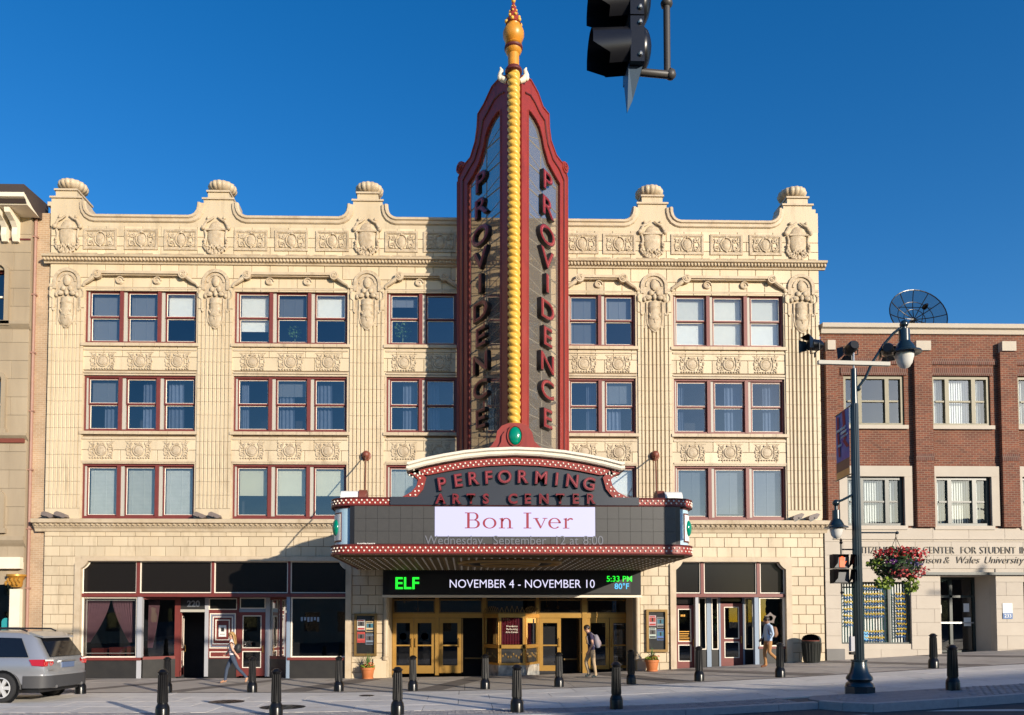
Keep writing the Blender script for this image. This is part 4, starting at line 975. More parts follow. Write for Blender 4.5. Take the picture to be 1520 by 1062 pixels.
# serif letters for the bright picture: strokes as quads, scaled to cap height
def serif(word, x, z, h, y, m):
    b = MB()
    def bx(x0, x1, z0, z1): b.box(x+x0*h, x+x1*h, y, y+.004, z+z0*h, z+z1*h)
    def ringp(cx, cz, rx, rz, tx, tz, a0=0, a1=360, n=22):
        o = [(x+(cx+rx*math.cos(R(a0+(a1-a0)*i/n)))*h, z+(cz+rz*math.sin(R(a0+(a1-a0)*i/n)))*h) for i in range(n+1)]
        q = [(x+(cx+(rx-tx)*math.cos(R(a0+(a1-a0)*i/n)))*h, z+(cz+(rz-tz)*math.sin(R(a0+(a1-a0)*i/n)))*h) for i in range(n+1)]
        b.ringplate(o, q, y, y+.004, closed=False)
    def poly(*p): b.prism([(x+u*h, z+v*h) for u, v in p], y, y+.004)
    sw, tn, xh = .13, .05, .66
    for ch in word:
        if ch == 'B':
            bx(.12,.25,.05,.95); bx(0,.5,0,.05); bx(0,.48,.95,1.0); bx(.25,.45,.5,.55)
            ringp(.46,.75,.25,.25,.12,.05,-90,90); ringp(.48,.275,.30,.275,.13,.05,-90,90); x += .92*h
        elif ch == 'o': ringp(.36,.33,.36,.345,.12,.05,0,360); x += .84*h
        elif ch == 'n':
            bx(.1,.21,.04,.6); bx(0,.32,0,.045); poly((0,.6),(.1,.56),(.21,.6),(.21,.68)); ringp(.38,.40,.25,.27,.11,.06,0,170); bx(.52,.63,.04,.41); bx(.43,.74,0,.045); x += .86*h
        elif ch == 'I': bx(.14,.27,.05,.95); bx(0,.41,0,.05); bx(0,.41,.95,1.0); x += .52*h
        elif ch == 'v': poly((.06,.62),(.19,.62),(.39,.14),(.34,0)); poly((.34,0),(.38,.0),(.62,.62),(.57,.62)); bx(-.02,.27,.62,.665); bx(.47,.72,.62,.665); x += .76*h
        elif ch == 'e': ringp(.33,.33,.33,.345,.12,.05,0,318); bx(.1,.65,.34,.385); x += .76*h
        elif ch == 'r': bx(.1,.21,.04,.6); bx(0,.34,0,.045); poly((0,.6),(.1,.56),(.21,.6),(.21,.68)); ringp(.40,.36,.22,.31,.09,.09,50,150); x += .58*h
        elif ch == ' ': x += .42*h
    return b
sb = serif('Bon Iver', 0, 0, 1, 0, '')
wid = max(v[0] for v in sb.v); tx0, tz0 = at(690, 784.5, YF-.065); tx1, _ = at(851, 784, YF-.065); hh = (tx1-tx0)/wid
hv_ = at(690, 761, YF-.065)[1]-tz0
adv, xo = dict(zip('BonIver ', (.92,.84,.86,.52,.76,.76,.58,.42))), tx0
for ch in 'Bon Iver':
    if ch != ' ': serif(ch, xo, tz0, hh, YF-.066, '').xf(Matrix.Translation((0,0,tz0)) @ Matrix.Diagonal((1,1,hv_/hh,1)) @ Matrix.Translation((0,0,-tz0))).build('picture_letter', 'screen_red', MQ)
    xo += adv[ch]*hh
for w_, p_ in (('Wednesday,',630.5), ('September',731.5), ('12',822), ('at',845), ('8:00',865)): text(w_, 'screen_lettering', 'screen_dim', MQ, (ax(p_,803,YF-.06), YF-.06, az(764,803,YF-.06)), .345, ext=.003, sx=.93, align='LEFT')
text('DAKTRONICS', 'maker_plate', 'white_paint', MQ, (ax(543.5,811,YF-.05), YF-.06, 3.93), .075, ext=.003, offset=.003)
# rounded ends: white panel and green jewel
for s, c in ((-1, XA+.62), (1, XB-.62)):
    def arc(r, t0, t1, n=10): return [(c+s*r*math.sin(t0+(t1-t0)*i/n), YF+.62-r*math.cos(t0+(t1-t0)*i/n)) for i in range(n+1)]
    def curved(r0, r1, t0, t1, z0, z1, m, nm): MB().prismz(arc(r1, t0, t1)+arc(r0, t1, t0), z0, z1).build(nm, m, MQ, 30)
    curved(.57, .60, R(4), R(88), 4.90, 4.965, 'dark_red', 'end_edge'); curved(.57, .595, R(36), R(86), 4.02, 4.80, 'dark_red', 'panel_edge'); curved(.58, .605, R(39), R(83), 4.06, 4.76, 'white_paint', 'end_panel')
    t = R(60); b = MB(); b.ball((0,0,0), .15, .09, .22, 16, 10); b.xf(Matrix.Translation((c+s*.60*math.sin(t), YF+.62-.60*math.cos(t), 4.41)) @ Matrix.Rotation(s*t, 4, 'Z')); b.build('jewel', 'jewel_green', MQ, 60)
    MB().box(c-.04 if s < 0 else c-.2, c+.2 if s < 0 else c+.04, YF-.035, YF+.05, 3.92, 4.96).build('screen_border', 'black_paint', MQ)
    # barrel cap on the roof
    cx = XA+.42 if s < 0 else XB-.42; b = MB(); pr_ = [(-.22,0),(.22,0),(.22,.06)]+[(.22*math.cos(math.pi*i/10), .12+.2*math.sin(math.pi*i/10)) for i in range(11)]+[(-.22,.06)]
    b.prismx([(y+YF+.75, z+ZTM) for y, z in pr_], cx-.24, cx+.24); b.build('barrel_cap', 'white_paint', MQ, 40); MB().box(cx-.27, cx+.27, YF+.48, YF+1.02, ZTM+.0, ZTM+.05).build('cap_foot', 'sign_red', MQ)
    b = MB(); b.prismx([(y*1.12+YF+.75, z*1.1+ZTM) for y, z in pr_], cx-s*.25, cx-s*.45); b.build('cap_disc', 'rust_paint', MQ, 40)
    # tie rod to the wall anchor
    wx, wz = at(543 if s < 0 else 973, 676, -.16); rx = cx-s*.36; b = MB(); b.tube([(rx, YF+1.0, ZTM+.1), (wx, -.16, wz)], .022, 6); b.build('tie_rod', 'rust_paint', MQ)
    b = MB(); b.ball((wx,-.14,wz+.02), .13, .13, .14, 12, 8); b.lathe([(.17,0),(.17,.05),(.1,.08)], (0,0,0), 12)
    for i in range(len(b.v)-36, len(b.v)): x, y, z = b.v[i]; b.v[i] = (wx+x, -.005-z, wz+y)
    b.build('wall_anchor', 'rust_paint', MQ, 40)
# pediment
Lp = [(580,741),(597,738.5),(611,731),(618.5,722),(621,713),(615,707),(607,703)]
Ap = [(607,703),(633,696),(660,690.5),(690,685.5),(725,682),(763,680.5),(801,682),(836,685.5),(866,690.5),(893,696),(920,703)]
Rp = [(1527-x, y) for x, y in Lp[::-1]]
W_ = lambda P, Y=YF: [at(x, y, Y) for x, y in P]
edge = W_(Lp)+W_(Ap)[1:-1]+W_(Rp)
b = MB(); b.prism([(edge[0][0], ZTM-.1)]+edge+[(edge[-1][0], ZTM-.1)], YF+.0, YF+.25); b.build('pediment', 'navy_panel', MQ)
MB().box(edge[0][0], edge[-1][0], YF-.105, YF-.01, 4.968, ZTM+.03).build('pediment_base', 'navy_panel', MQ)
def strip(path, nm):
    b = MB(); sweepxz(b, path, [(.0,.26),(.0,-.07),(-.19,-.07),(-.19,.02),(-.1,.26)]); b.v = [(x, y+YF, z) for x, y, z in b.v]; b.build(nm, 'sign_red', MQ)
    bl = MB(); P = [Vector(p) for p in path]; k = 0
    for p, q in zip(P, P[1:]):
        n_ = max(1, round((q-p).length/.07)); d = (q-p).normalized(); nn = Vector((-d.y, d.x))
        for i in range(n_):
            c = p+(q-p)*(i/n_)+nn*(-.06 if k % 2 else -.13); k += 1; bl.ball((c.x, YF-.075, c.y), .026, .026, .026, 6, 4)
    bl.build('bulb_row', 'bulb', MQ, stuff=True)
strip(edge, 'pediment_band')
b = MB(); sweepxz(b, W_([(603,699)]+[(x, y-3) for x, y in Ap]+[(926,699)]), [(0,.7),(0,-.16),(.04,-.2),(.10,-.2),(.13,-.26),(.19,-.26),(.21,-.2),(.22,.7)]); b.v = [(x, y+YF, z) for x, y, z in b.v]; b.build('pediment_coping', 'cream_paint', MQ)
def chan(ch, px, py, size, tilt=0.0, Y=YF-.02, par=MQ, rz=0.0, loc=None):
    X_, Z_ = at(px, py, Y); rot = (math.pi/2, tilt, rz)
    text(ch, 'letter', 'letter_side', par, (X_, Y, Z_), size, rot=rot, ext=.07, offset=.022)
    text(ch, 'letter_face', 'letter_red', par, (X_, Y-.075, Z_), size, rot=rot, ext=.006, offset=.010)
    text(ch, 'neon_tube', 'neon_tube', par, (X_, Y-.085, Z_), size*.96, rot=rot, ext=.008, offset=-.016)
for ch, px, py, t in (('P',656,720,-9),('E',680,715,-7),('R',702,712,-5),('F',725,710.5,-3),('O',749,709.5,-1),('R',775,709.5,1),('M',803,711,3),('I',826,713,5),('N',849,715.5,7),('G',874,720,9)): chan(ch, px, py, .47, R(t))
for ch, px in (('A',654),('R',677),('T',699),('S',721),('C',761),('E',783),('N',807),('T',831),('E',854),('R',876)): chan(ch, px, 742, .355, Y=YF-.11)
# soffit
MB().prismz(outline(-.02), ZB-.03, ZB-.012).build('soffit', 'soffit', MQ)
for k in range(12):
    y = YF+.35+k*.44; MB().box(XA+.2, XB-.2, y, y+.09, ZB-.085, ZB-.03).build('soffit_rib', 'soffit', MQ)
for k in range(22):
    x = XA+.35+k*.43; MB().box(x, x+.07, YF+.44, -.5, ZB-.07, ZB-.031).build('soffit_rib', 'brass_dark', MQ)
bl = MB()
for i in range(44):
    for j in range(11): bl.ball((XA+.3+i*.21, YF+.56+j*.44, ZB-.06), .035, .035, .04, 6, 4)
bl.build('soffit_bulb', 'bulb', MQ, stuff=True)
for r, m_, dz in ((1.45,'brass_dark',-.10), (1.15,'soffit_dark',-.09), (.8,'brass_dark',-.12)):
    MB().tube([(1.3+r*math.cos(i*.1745), -3.9+r*.75*math.sin(i*.1745), ZB+dz) for i in range(37)], .07, 8).build('soffit_ring', m_, MQ, 50)
# ------------------------------------------------------------------ vertical sign
VS = thing('vertical_sign', 'tall red blade sign with yellow twisted column and stacked letters above the marquee', 'sign', (1.47, -2.2, ZTM))
CX, CY = 1.47, -3.3
OL = [(683,682),(683,265),(692,246),(701,235),(708,212),(711,190),(712,171),(721,156),(733,130),(745,117),(756,113),(756,682)]
IL = [(696,682),(696,275),(705,260),(713,243),(719,222),(722,205),(727,190),(733,178),(740,168),(744,165),(745.5,164),(745.5,682)]
OR = [(840,682),(839.5,265),(834,246),(823,232),(815,210),(812.5,190),(812,171),(803,160),(796,140),(785,120),(772,114),(772,682)]
IR = [(829,682),(829,275),(821,260),(812,243),(806,222),(803,205),(799,190),(793,178),(786,168),(783,165),(781.5,164),(781.5,682)]
LET = list(zip('PROVIDENCE', (273,311,353,388,424,464,503,542,581,624)))
for side, Op, Ip, A, B_, lx in ((-1, OL, IL, (-.18,-.85), (CX-.10,CY), 717.5), (1, OR, IR, (CX+.10,CY), (3.35,-.85), 807.5)):
    d = Vector((B_[0]-A[0], B_[1]-A[1])).normalized(); ang = math.atan2(d.y, d.x)
    M = Matrix.Translation((A[0], A[1], 0)) @ Matrix.Rotation(ang, 4, 'Z')
    o2 = [onplane(x, y, A, B_) for x, y in Op]; i2 = [onplane(x, y, A, B_) for x, y in Ip]
    def put(bb, nm, m, sm=None): return bb.xf(M).build(nm, m, VS, sm)
    put(MB().ringplate(o2, i2, -.06, .10), 'sign_frame', 'sign_red')
    mid = [((a+c)/2, (b_+e)/2) for (a, b_), (c, e) in zip(o2, i2)]
    put(MB().tube([(x, -.075, z) for x, z in mid[:-1]], .028, 6), 'frame_rib', 'dark_red'); put(MB().tube([(x, -.065, z) for x, z in i2], .022, 6), 'frame_rib', 'sign_red'); put(MB().tube([(x, -.065, z) for x, z in o2[:-1]], .03, 6), 'frame_rib', 'sign_red')
    put(MB().prism(i2, .02, .03), 'sign_pane', 'steel')
    z = i2[0][1]+.3; us = [p[0] for p in i2]; u0, u1 = min(us), max(us)
    while z < 17.2:
        if z < 16.4: a, c = (i2[0][0], i2[-1][0]) 
        else: a, c = ((u0+(u1-u0)*.42, u1) if side < 0 else (u0, u1-(u1-u0)*.42))
        put(MB().tube([(a,.06,z),(c,.06,z)], .02, 5), 'lattice_bar', 'lattice'); put(MB().tube([(a,.10,z),(c,.10,z+.45)], .012, 5), 'lattice_brace', 'lattice'); z += .79
    um = (u0+u1)/2; put(MB().tube([(um,.07,i2[0][1]),(um,.07,16.9)], .018, 5), 'lattice_bar', 'lattice')
    sx_, sz_ = onplane(685 if side < 0 else 836, 250, A, B_)
    b = MB(); b.lathe([(0,-.1),(.18,-.1),(.2,-.06),(.2,.1),(0,.1)], (0,0,0), 18); b.v = [(x+sx_, z_, y+sz_) for x, y, z_ in b.v]; b.spiral(sx_, sz_, -.11, .15, 1.5, side, .025); put(b, 'scroll', 'sign_red', 40)
    for ch, py in LET:
        u, z = onplane(lx, py, A, B_); q = M @ Vector((u, -.06, z)); f_ = M @ Vector((u, -.135, z)); g_ = M @ Vector((u, -.15, z)); rot = (math.pi/2, 0, ang); S = .84; K = 1.5
        text(ch, 'letter', 'letter_side', VS, q, S, rot=rot, ext=.07, offset=.02, sx=K); text(ch, 'letter_face', 'letter_red', VS, f_, S, rot=rot, ext=.005, offset=.006, sx=K); text(ch, 'neon_tube', 'neon_tube', VS, g_, S*.97, rot=rot, ext=.006, offset=-.032, sx=K)
    # stays back to the wall
    ex = A if side < 0 else B_
    for z in (6.0, 9.5, 12.5, 15.2): MB().tube([(ex[0],ex[1]+.02,z),(ex[0],.0,z)], .05, 6).build('wall_stay', 'dark_red', VS)
    MB().box(ex[0]-.1, ex[0]+.1, ex[1], ex[1]+.22, ZTM+.0, 16.6).build('wing_post', 'sign_red', VS)

m = bpy.data.materials.new('sign_pane'); m.use_nodes = True; n = m.node_tree.nodes; l = m.node_tree.links; n.remove(n['Principled BSDF'])
tr = n.new('ShaderNodeBsdfTransparent'); tr.inputs[0].default_value = (.88,.86,.82,1); df = n.new('ShaderNodeBsdfDiffuse'); df.inputs[0].default_value = (.33,.30,.27,1); mx = n.new('ShaderNodeMixShader'); mx.inputs[0].default_value = .20
l.new(tr.outputs[0], mx.inputs[1]); l.new(df.outputs[0], mx.inputs[2]); l.new(mx.outputs[0], n['Material Output'].inputs[0])
for o in VS.children:
    if o.name.startswith('sign_pane'): o.data.materials.clear(); o.data.materials.append(m)
# twisted column
def zc(py): return az(763, py, CY)
b = MB(); z0, z1 = zc(640), zc(108); nr = int((z1-z0)/.025); seg = 28
for j in range(nr+1):
    z = z0+(z1-z0)*j/nr
    for i in range(seg):
        t = 2*math.pi*i/seg; r = .125+.072*abs(math.cos(t+2*math.pi*z/.42))**.7; b.v.append((CX+r*math.cos(t), CY+r*math.sin(t), z))
b.f = [(j*seg+i, j*seg+(i+1) % seg, (j+1)*seg+(i+1) % seg, (j+1)*seg+i) for j in range(nr) for i in range(seg)]; b.m = [0]*len(b.f); b.build('twisted_column', 'yellow_rope', VS, 180)
P = lambda pts: [(r, zc(y)) for r, y in pts]
MB().lathe(P([(.17,656),(.24,652),(.25,646),(.22,641),(.2,638),(.22,634),(.18,630)]), (CX,CY,0), 20).build('column_foot', 'gold_orange', VS, 60)
MB().lathe(P([(.20,110),(.26,108),(.26,105),(.22,102)]), (CX,CY,0), 20).build('collar', 'dark_red', VS, 40)
MB().lathe(P([(.17,103),(.17,82),(.22,80),(.25,76),(.22,73.5)]), (CX,CY,0), 20).build('finial_shaft', 'gold_orange', VS, 40)
MB().lathe(P([(.24,76),(.28,74),(.28,71.5),(.2,70)]), (CX,CY,0), 20).build('collar', 'dark_red', VS, 40)
MB().lathe(P([(.20,71),(.26,68),(.2,65),(.27,61),(.32,55),(.32,49),(.27,43),(.20,40),(.22,37)]), (CX,CY,0), 22).build('finial_ball', 'gold_orange', VS, 50)
MB().lathe(P([(.24,38),(.21,35),(.03,4)]), (CX,CY,0), 18).build('finial_cone', 'sign_red', VS, 50)
for k in range(4):
    py = 35-8*k; rr = .25*(py-2)/36
    for i in range(6):
        a = 2*math.pi*(i+.5*(k % 2))/6+.3; MB().ball((CX+rr*math.cos(a), CY+rr*math.sin(a), zc(py)), .06-.012*k, seg=8, rings=6).build('finial_bead', 'yellow_rope', VS, 60)
MB().ball((CX,CY,zc(1)), .07, .07, .09).build('finial_tip', 'yellow_rope', VS, 60)
for s in (-1, 1):
    b = MB(); c = CX+s*.2; b.tube([(c,CY+.1,zc(118)),(c+s*.13,CY+.12,zc(114)),(c+s*.2,CY+.14,zc(107)),(c+s*.16,CY+.14,zc(100)),(c+s*.2,CY+.14,zc(96))], [.07,.1,.09,.06,.025], 8); b.ball((c+s*.2,CY+.1,zc(112)), .09, .07, .11, 8, 6); b.build('leaf_scroll', 'cream_paint', VS, 60)
Bp = [(708,684),(711,674),(722,668),(730,661),(736,652),(738,640),(745,632),(756,628),(772,628),(783,632),(790,642),(793,655),(800,662),(809,668),(818,674),(821,684)]
b = MB(); b.prism([at(x, y, CY-.25) for x, y in Bp], CY-.25, CY-.05); b.build('base_scroll', 'sign_red', VS)
b = MB(); b.prism([at(763.5+(x-763.5)*.72, 684-(684-y)*.86, CY-.32) for x, y in Bp], CY-.32, CY-.251); b.build('base_scroll', 'sign_red', VS)
Xj, Zj = at(764.5, 647, CY-.36); MB().ball((Xj, CY-.33, Zj), .19, .09, .27, 16, 10).build('jewel', 'jewel_green', VS, 60)
MB().tube([(Xj+.22*math.cos(i*.3142), CY-.34, Zj+.30*math.sin(i*.3142)) for i in range(21)], .03, 6).build('jewel_rim', 'sign_red', VS, 60)
MB().box(-.2, 3.3, -3.6, -.9, ZTM+.01, ZTM+.06).build('sign_plinth', 'roof_dark', VS)
# ------------------------------------------------------------------ left neighbour: stone building
LBd = thing('stone_building', 'weathered grey stone building with bracketed dark cornice at the left edge', 'building', (-20, 0, 0))
LX = -14.74; Yl = -.05
arcs = [(ax(-14,430,Yl), ax(9.5,430,Yl), az(5,478,Yl), az(5,400,Yl)), (ax(-14,600,Yl), ax(4,600,Yl), az(5,638,Yl), az(5,560,Yl)), (ax(-14,740,Yl), ax(3,740,Yl), az(5,785,Yl), az(5,735,Yl))]
lh = [(a, c, z0, z1) for a, c, z0, z1 in arcs]+[(ax(-40,900,Yl), ax(19,900,Yl), .2, az(5,868,Yl))]
ZLT = az(20, 272, -1.0)-.60
wl = holed(-34, LX, -.2, ZLT, lh, Yl, .3).build('wall', 'stone_grey', LBd)
MB().box(-34, LX-.05, 2.2, 12, -.2, ZLT).build('rear_mass', 'stone_grey', LBd)
MB().box(LX-.3, LX, Yl+.01, 2.3, -.2, ZLT).build('corner_return', 'stone_grey', LBd)
lb = []
zs = [ZLT-.03-.62*i for i in range(0, 28)]
for x0, x1, z0, z1 in courses(-17.6, LX, zs, 1.15, lh, 6):
    if z1 < 4.2 : continue
    bm_ = blockmesh(x1-x0, z1-z0, .05, .004, .004); link('stone_block', bm_.mesh('stone_block', 'stone_grey'), wl, loc=((x0+x1)/2, Yl-.028, (z0+z1)/2))
for (a, c, z0, z1) in arcs[:3]:
    b = MB(); n_ = 10; cx, r = (a+c)/2, (c-a)/2
    pts = [(c+.14, z0), (c+.14, z1-.1)]+[(cx+(r+.14)*math.cos(math.pi*i/n_), z1-.1+(r+.14)*.8*math.sin(math.pi*i/n_)) for i in range(1, n_+1)]
    ip = [(c-.0, z0), (c-.0, z1-.1)]+[(cx+(r)*math.cos(math.pi*i/n_), z1-.1+r*.8*math.sin(math.pi*i/n_)) for i in range(1, n_+1)]
    b.ringplate(pts, ip, Yl-.13, Yl, closed=False); o = b.build('window', 'stone_grey', LBd)
    frame_rect(MB(), a, c, z0, z1, .09, Yl+.12, Yl+.2).build('sash', 'red_paint', o); MB().box(a+.09, c-.09, Yl+.13, Yl+.19, (z0+z1)/2-.03, (z0+z1)/2+.03).build('sash', 'cream_bead', o)
    pane(o, a, c, z0, z1, Yl+.18, 'glass_window'); MB().box(a-.1, c+.2, Yl-.16, Yl, z0-.16, z0).build('sill', 'stone_grey', o)
MB().box(-34, LX-.3, 1.5, 1.55, 0, 15).build('room_wall', 'room_dark', LBd)
for z, h, d in ((az(20,490,Yl), .26, .16), (az(20,654,Yl), .22, .18), (az(20,812,Yl), .34, .2)):
    b = MB(); b.prismx([(Yl-.02,z),(Yl-d*.6,z+h*.3),(Yl-d,z+h*.6),(Yl-d,z+h),(Yl-.02,z+h)], -34, LX+.06); b.build('belt_course', 'stone_grey', LBd)
MB().box(-34, LX-.05, Yl-.09, Yl-.01, az(20,652,Yl)-.14, az(20,652,Yl)).build('sign_strip', 'rust_paint', LBd)
zc1 = az(20, 272, -1.0)-.65; zc0 = zc1-.78
b = MB(); b.prismx([(Yl-.03,zc1),(-.85,zc1+.06),(-.95,zc1+.2),(-1.0,zc1+.34),(-1.0,zc1+.62),(.5,zc1+.72),(.5,zc1)], -34, LX+.25); b.build('cornice', 'brown_cornice', LBd)
b = MB(); b.prismx([(Yl-.03,zc1-.02),(-.8,zc1+.03),(-.9,zc1+.16),(-1.015,zc1+.20),(-1.015,zc1+.34),(-.9,zc1+.30),(-.5,zc1+.1)], -34, LX+.26); b.build('cornice_moulding', 'cream_paint', LBd)
MB().box(-34, LX-.01, Yl-.05, Yl-.012, zc0-.03, zc0+.03).build('frieze_band', 'dark_red', LBd)
bk = MB().prismx([(Yl-.02,-.9),(Yl-.15,-.9),(Yl-.22,-.7),(Yl-.2,-.45),(Yl-.35,-.3),(Yl-.65,-.15),(Yl-.68,0),(Yl-.02,0)], -.09, .09).mesh('bracket', 'cream_paint')
for k in range(8): link('bracket', bk, LBd, loc=(-15.2-(.36 if k % 2 else 0)-1.75*(k//2), 0, zc1+.0))
b = MB(); xq = ax(26, 880, Yl)
b.box(xq-.17, xq+.17, Yl-.16, Yl, .1, az(25,875,Yl)); b.build('shop_pilaster', 'cream_paint', LBd)
b = MB(); zq = az(25,872,Yl); b.lathe([(.16,0),(.19,.08),(.2,.2),(.26,.34),(.3,.36),(.3,.42)], (xq,Yl-.08,zq), 12)
for k in range(8): b.ball((xq-.22+.063*k, Yl-.30, zq+.12+.1*(k % 2)), .05, .05, .08, 6, 4)
b.build('gilded_capital', 'gilt', LBd, 50)
MB().box(-34, LX-.02, Yl-.22, Yl, az(20,845,Yl), az(20,828,Yl)).build('shop_fascia', 'cream_paint', LBd)
X0, X1 = ax(-40,900,Yl), ax(19,900,Yl)
pane(LBd, X0, X1, .2, az(5,868,Yl), .15, 'glass_shop')
for i in range(3):
    for j in range(2):
        xx = X1-.45-i*.42; z_ = 2.0-j*.62; b = MB(); b.prism([(xx,z_-.42),(xx+.3,z_-.42),(xx+.3,z_-.1)]+[(xx+.15+.15*math.cos(math.pi*k/8), z_-.1+.13*math.sin(math.pi*k/8)) for k in range(1, 8)]+[(xx,z_-.1)], .10, .14); b.build('arched_light', ['teal_glass', 'room_dark'][i % 2], LBd)
# ------------------------------------------------------------------ right neighbour: brick building
RB = thing('brick_building', 'red brick building with limestone ground floor and lettering right of the theatre', 'building', (18, 0, .6))
RX0, RX1 = XR+.03, 36
rz = lambda py: az(1370, py)
rx_ = lambda p, py=600: ax(p, py)
WA = [(rx_(1253),rx_(1343)), (rx_(1384),rx_(1471)), (rx_(1511),rx_(1511)+2.2), (rx_(1511)+3.2,rx_(1511)+5.4)]
WB = [(rx_(1257,740),rx_(1342,740)), (rx_(1389,740),rx_(1471,740)), (rx_(1517,740),rx_(1517,740)+2.0), (rx_(1517,740)+3.2,rx_(1517,740)+5.2)]
zA, zB = (rz(632), rz(558)), (rz(781), rz(708))
zl = rz(784); ztop = rz(483)
rh = [(a, c, *zA) for a, c in WA]+[(a, c, *zB) for a, c in WB]
holed(RX0, RX1, zl, ztop-.3, rh, .03, .3).build('wall', 'brick_red', RB)
gxs = [(rx_(1248,900), rx_(1352,900), rz(956), rz(863)), (rx_(1396,900), rx_(1478,900), .4, rz(855)), (rx_(1519,900), rx_(1519,900)+2.5, 1.2, rz(858))]
lw = holed(RX0, RX1, -.1, zl, gxs, .0, .3).build('stone_front', 'limestone', RB)
bs = courses(RX0, 22, [zl-.02-.46*i for i in range(0, 12)], 1.25, gxs, 8)
for x0, x1, z0, z1 in bs:
    if z1 < gz((x0+x1)/2): continue
    link('stone_slab', blockmesh(x1-x0, z1-z0, .04, .003, .003).mesh('stone_slab', 'limestone'), lw, loc=((x0+x1)/2, -.03, (z0+z1)/2))
MB().box(RX0, RX0+.62, -.06, .02, .3, .98).build('plinth', 'limestone_dark', RB)
MB().box(RX0, RX1, .31+1.2, 10, -.1, ztop-.4).build('rear_mass', 'room_dark', RB)
b = MB(); b.prismx([(.3,ztop-.32),(-.04,ztop-.32),(-.07,ztop-.18),(-.16,ztop-.14),(-.18,ztop),(.35,ztop+.03)], RX0, RX1); b.build('coping', 'limestone', RB)
for k in range(2): MB().box(RX0, RX1, -.012, .03, rz(537-k*2)-.10, rz(537-k*2)+.10).build('soldier_course', 'brick_soldier', RB) if k == 0 else None
for p, q in ((1355,1381), (1482,1507), (1222,1240)):
    a, c = rx_(p)+(.05 if p == 1222 else 0), rx_(q); MB().box(a, c, -.14, .03, zl+.02, rz(524)).build('brick_pier', 'brick_red', RB); MB().box(a+.05, c-.05, -.2, .02, rz(523), rz(509)).build('pier_cap', 'limestone', RB)
    MB().box(a-.01, c+.01, -.155, -.10, rz(680)-.12, rz(680)+.12).build('soldier_course', 'brick_soldier', RB)
def rwin(a, c, z0, z1, m, blinds):
    o = frame_rect(MB(), a, c, z0, z1, .10, .08, .2).build('window', m, RB); ws = [a+.1, a+.1+(c-a-.2)*.25, a+.1+(c-a-.2)*.75, c-.1]
    for x in ws[1:3]: MB().box(x-.07, x+.07, .07, .2, z0+.1, z1-.1).build('mullion', m, o)
    for p, q in zip(ws, ws[1:]):
        MB().box(p+.07, q-.07, .1, .16, (z0+z1)/2-.03, (z0+z1)/2+.03).build('meeting_rail', m, o); pane(o, p, q, z0+.1, z1-.1, .15, 'glass_window')
        if blinds:
            b = MB(); n_ = max(4, int((q-p)/.09))
            for i in range(n_): x = p+.05+(q-p-.1)*i/n_; b.quad((x,.3,z0+.12),(x+.075,.33,z0+.12),(x+.075,.33,z1-.12),(x,.3,z1-.12))
            b.build('blind', 'blind_white', o)
    MB().box(a-.08, c+.08, -.07, .08, z0-.13, z0).build('sill', 'limestone', o)
    return o
for k, (a, c) in enumerate(WA): rwin(a, c, *zA, 'olive_frame', k != 0)
for k, (a, c) in enumerate(WB):
    o = rwin(a, c, *zB, 'green_frame', True); e = .27; b = MB(); b.box(a-e, a-.002, -.05, .1, zB[0], zB[1]); b.box(c+.002, c+e, -.05, .1, zB[0], zB[1]); b.box(a-e, c+e, -.052, .1, zB[1]+.002, zB[1]+.36); b.build('window_surround', 'limestone', o)
for a, c in WA: MB().box(a-.1, c+.1, -.008, .03, zA[1]+.01, zA[1]+.27).build('brick_lintel', 'brick_soldier', RB)
for z in (rz(800),): MB().box(RX0+.3, RX1, -.075, -.03, z-.03, z+.0).build('stone_ledge', 'limestone', RB)
for w_, p_, q_ in (('CITIZENS',1270,1322), ('BANK',1329,1363), ('CENTER',1369,1419), ('FOR',1424.5,1448), ('STUDENT',1453,1507), ('INVOLVEMENT',1512,1596)): text(w_, 'facade_lettering', 'bronze', RB, (rx_(p_,817), -.05, rz(817.5)), .345, ext=.012, align='LEFT', sx={'CITIZENS':.78,'BANK':.86,'CENTER':.86,'FOR':.86,'STUDENT':.83,'INVOLVEMENT':.83}[w_], offset=-.004)
for w_, p_ in (('Johnson',1350), ('&',1399), ('Wales',1416), ('University',1459)): text(w_, 'facade_lettering', 'bronze', RB, (rx_(p_,832), -.05, rz(832)), .345, ext=.012, align='LEFT', shear=.3, sx=.97, offset=-.004)
MB().box(rx_(1370,852), RX1, -.16, .0, rz(854), rz(850)).build('shadow_strip', 'green_frame', RB)  # dark strip standing in for the shadow line above the shop openings
a, c, z0, z1 = gxs[0]
so_ = frame_rect(MB(), a, c, z0, z1, .05, .05, .15).build('shop_window', 'green_frame', RB); pane(so_, a, c, z0, z1, .1, 'glass_clear'); xm = a+(c-a)*.7; MB().box(xm-.04, xm+.04, .04, .15, z0+.05, z1-.05).build('mullion', 'green_frame', so_)
b = MB(); n_ = 24; MB().box(a, c, .42, .45, z0, z1).build('back_curtain', 'teal_dark', so_)
for i in range(n_): x = a+.05+(c-a-.1)*i/n_; b.quad((x,.20,z0),(x+.05,.205,z0),(x+.05,.205,z1),(x,.20,z1))
b.build('blind', 'blind_white', so_)
random.seed(11)
def squiggle(b, x, z, L, h, y, r, seed):
    rd = random.Random(seed); n_ = int(L/.03); b.tube([(x+L*i/n_, y, z+h*math.sin(i*1.9+rd.random())*rd.uniform(.4, 1)) for i in range(n_+1)], r, 4)
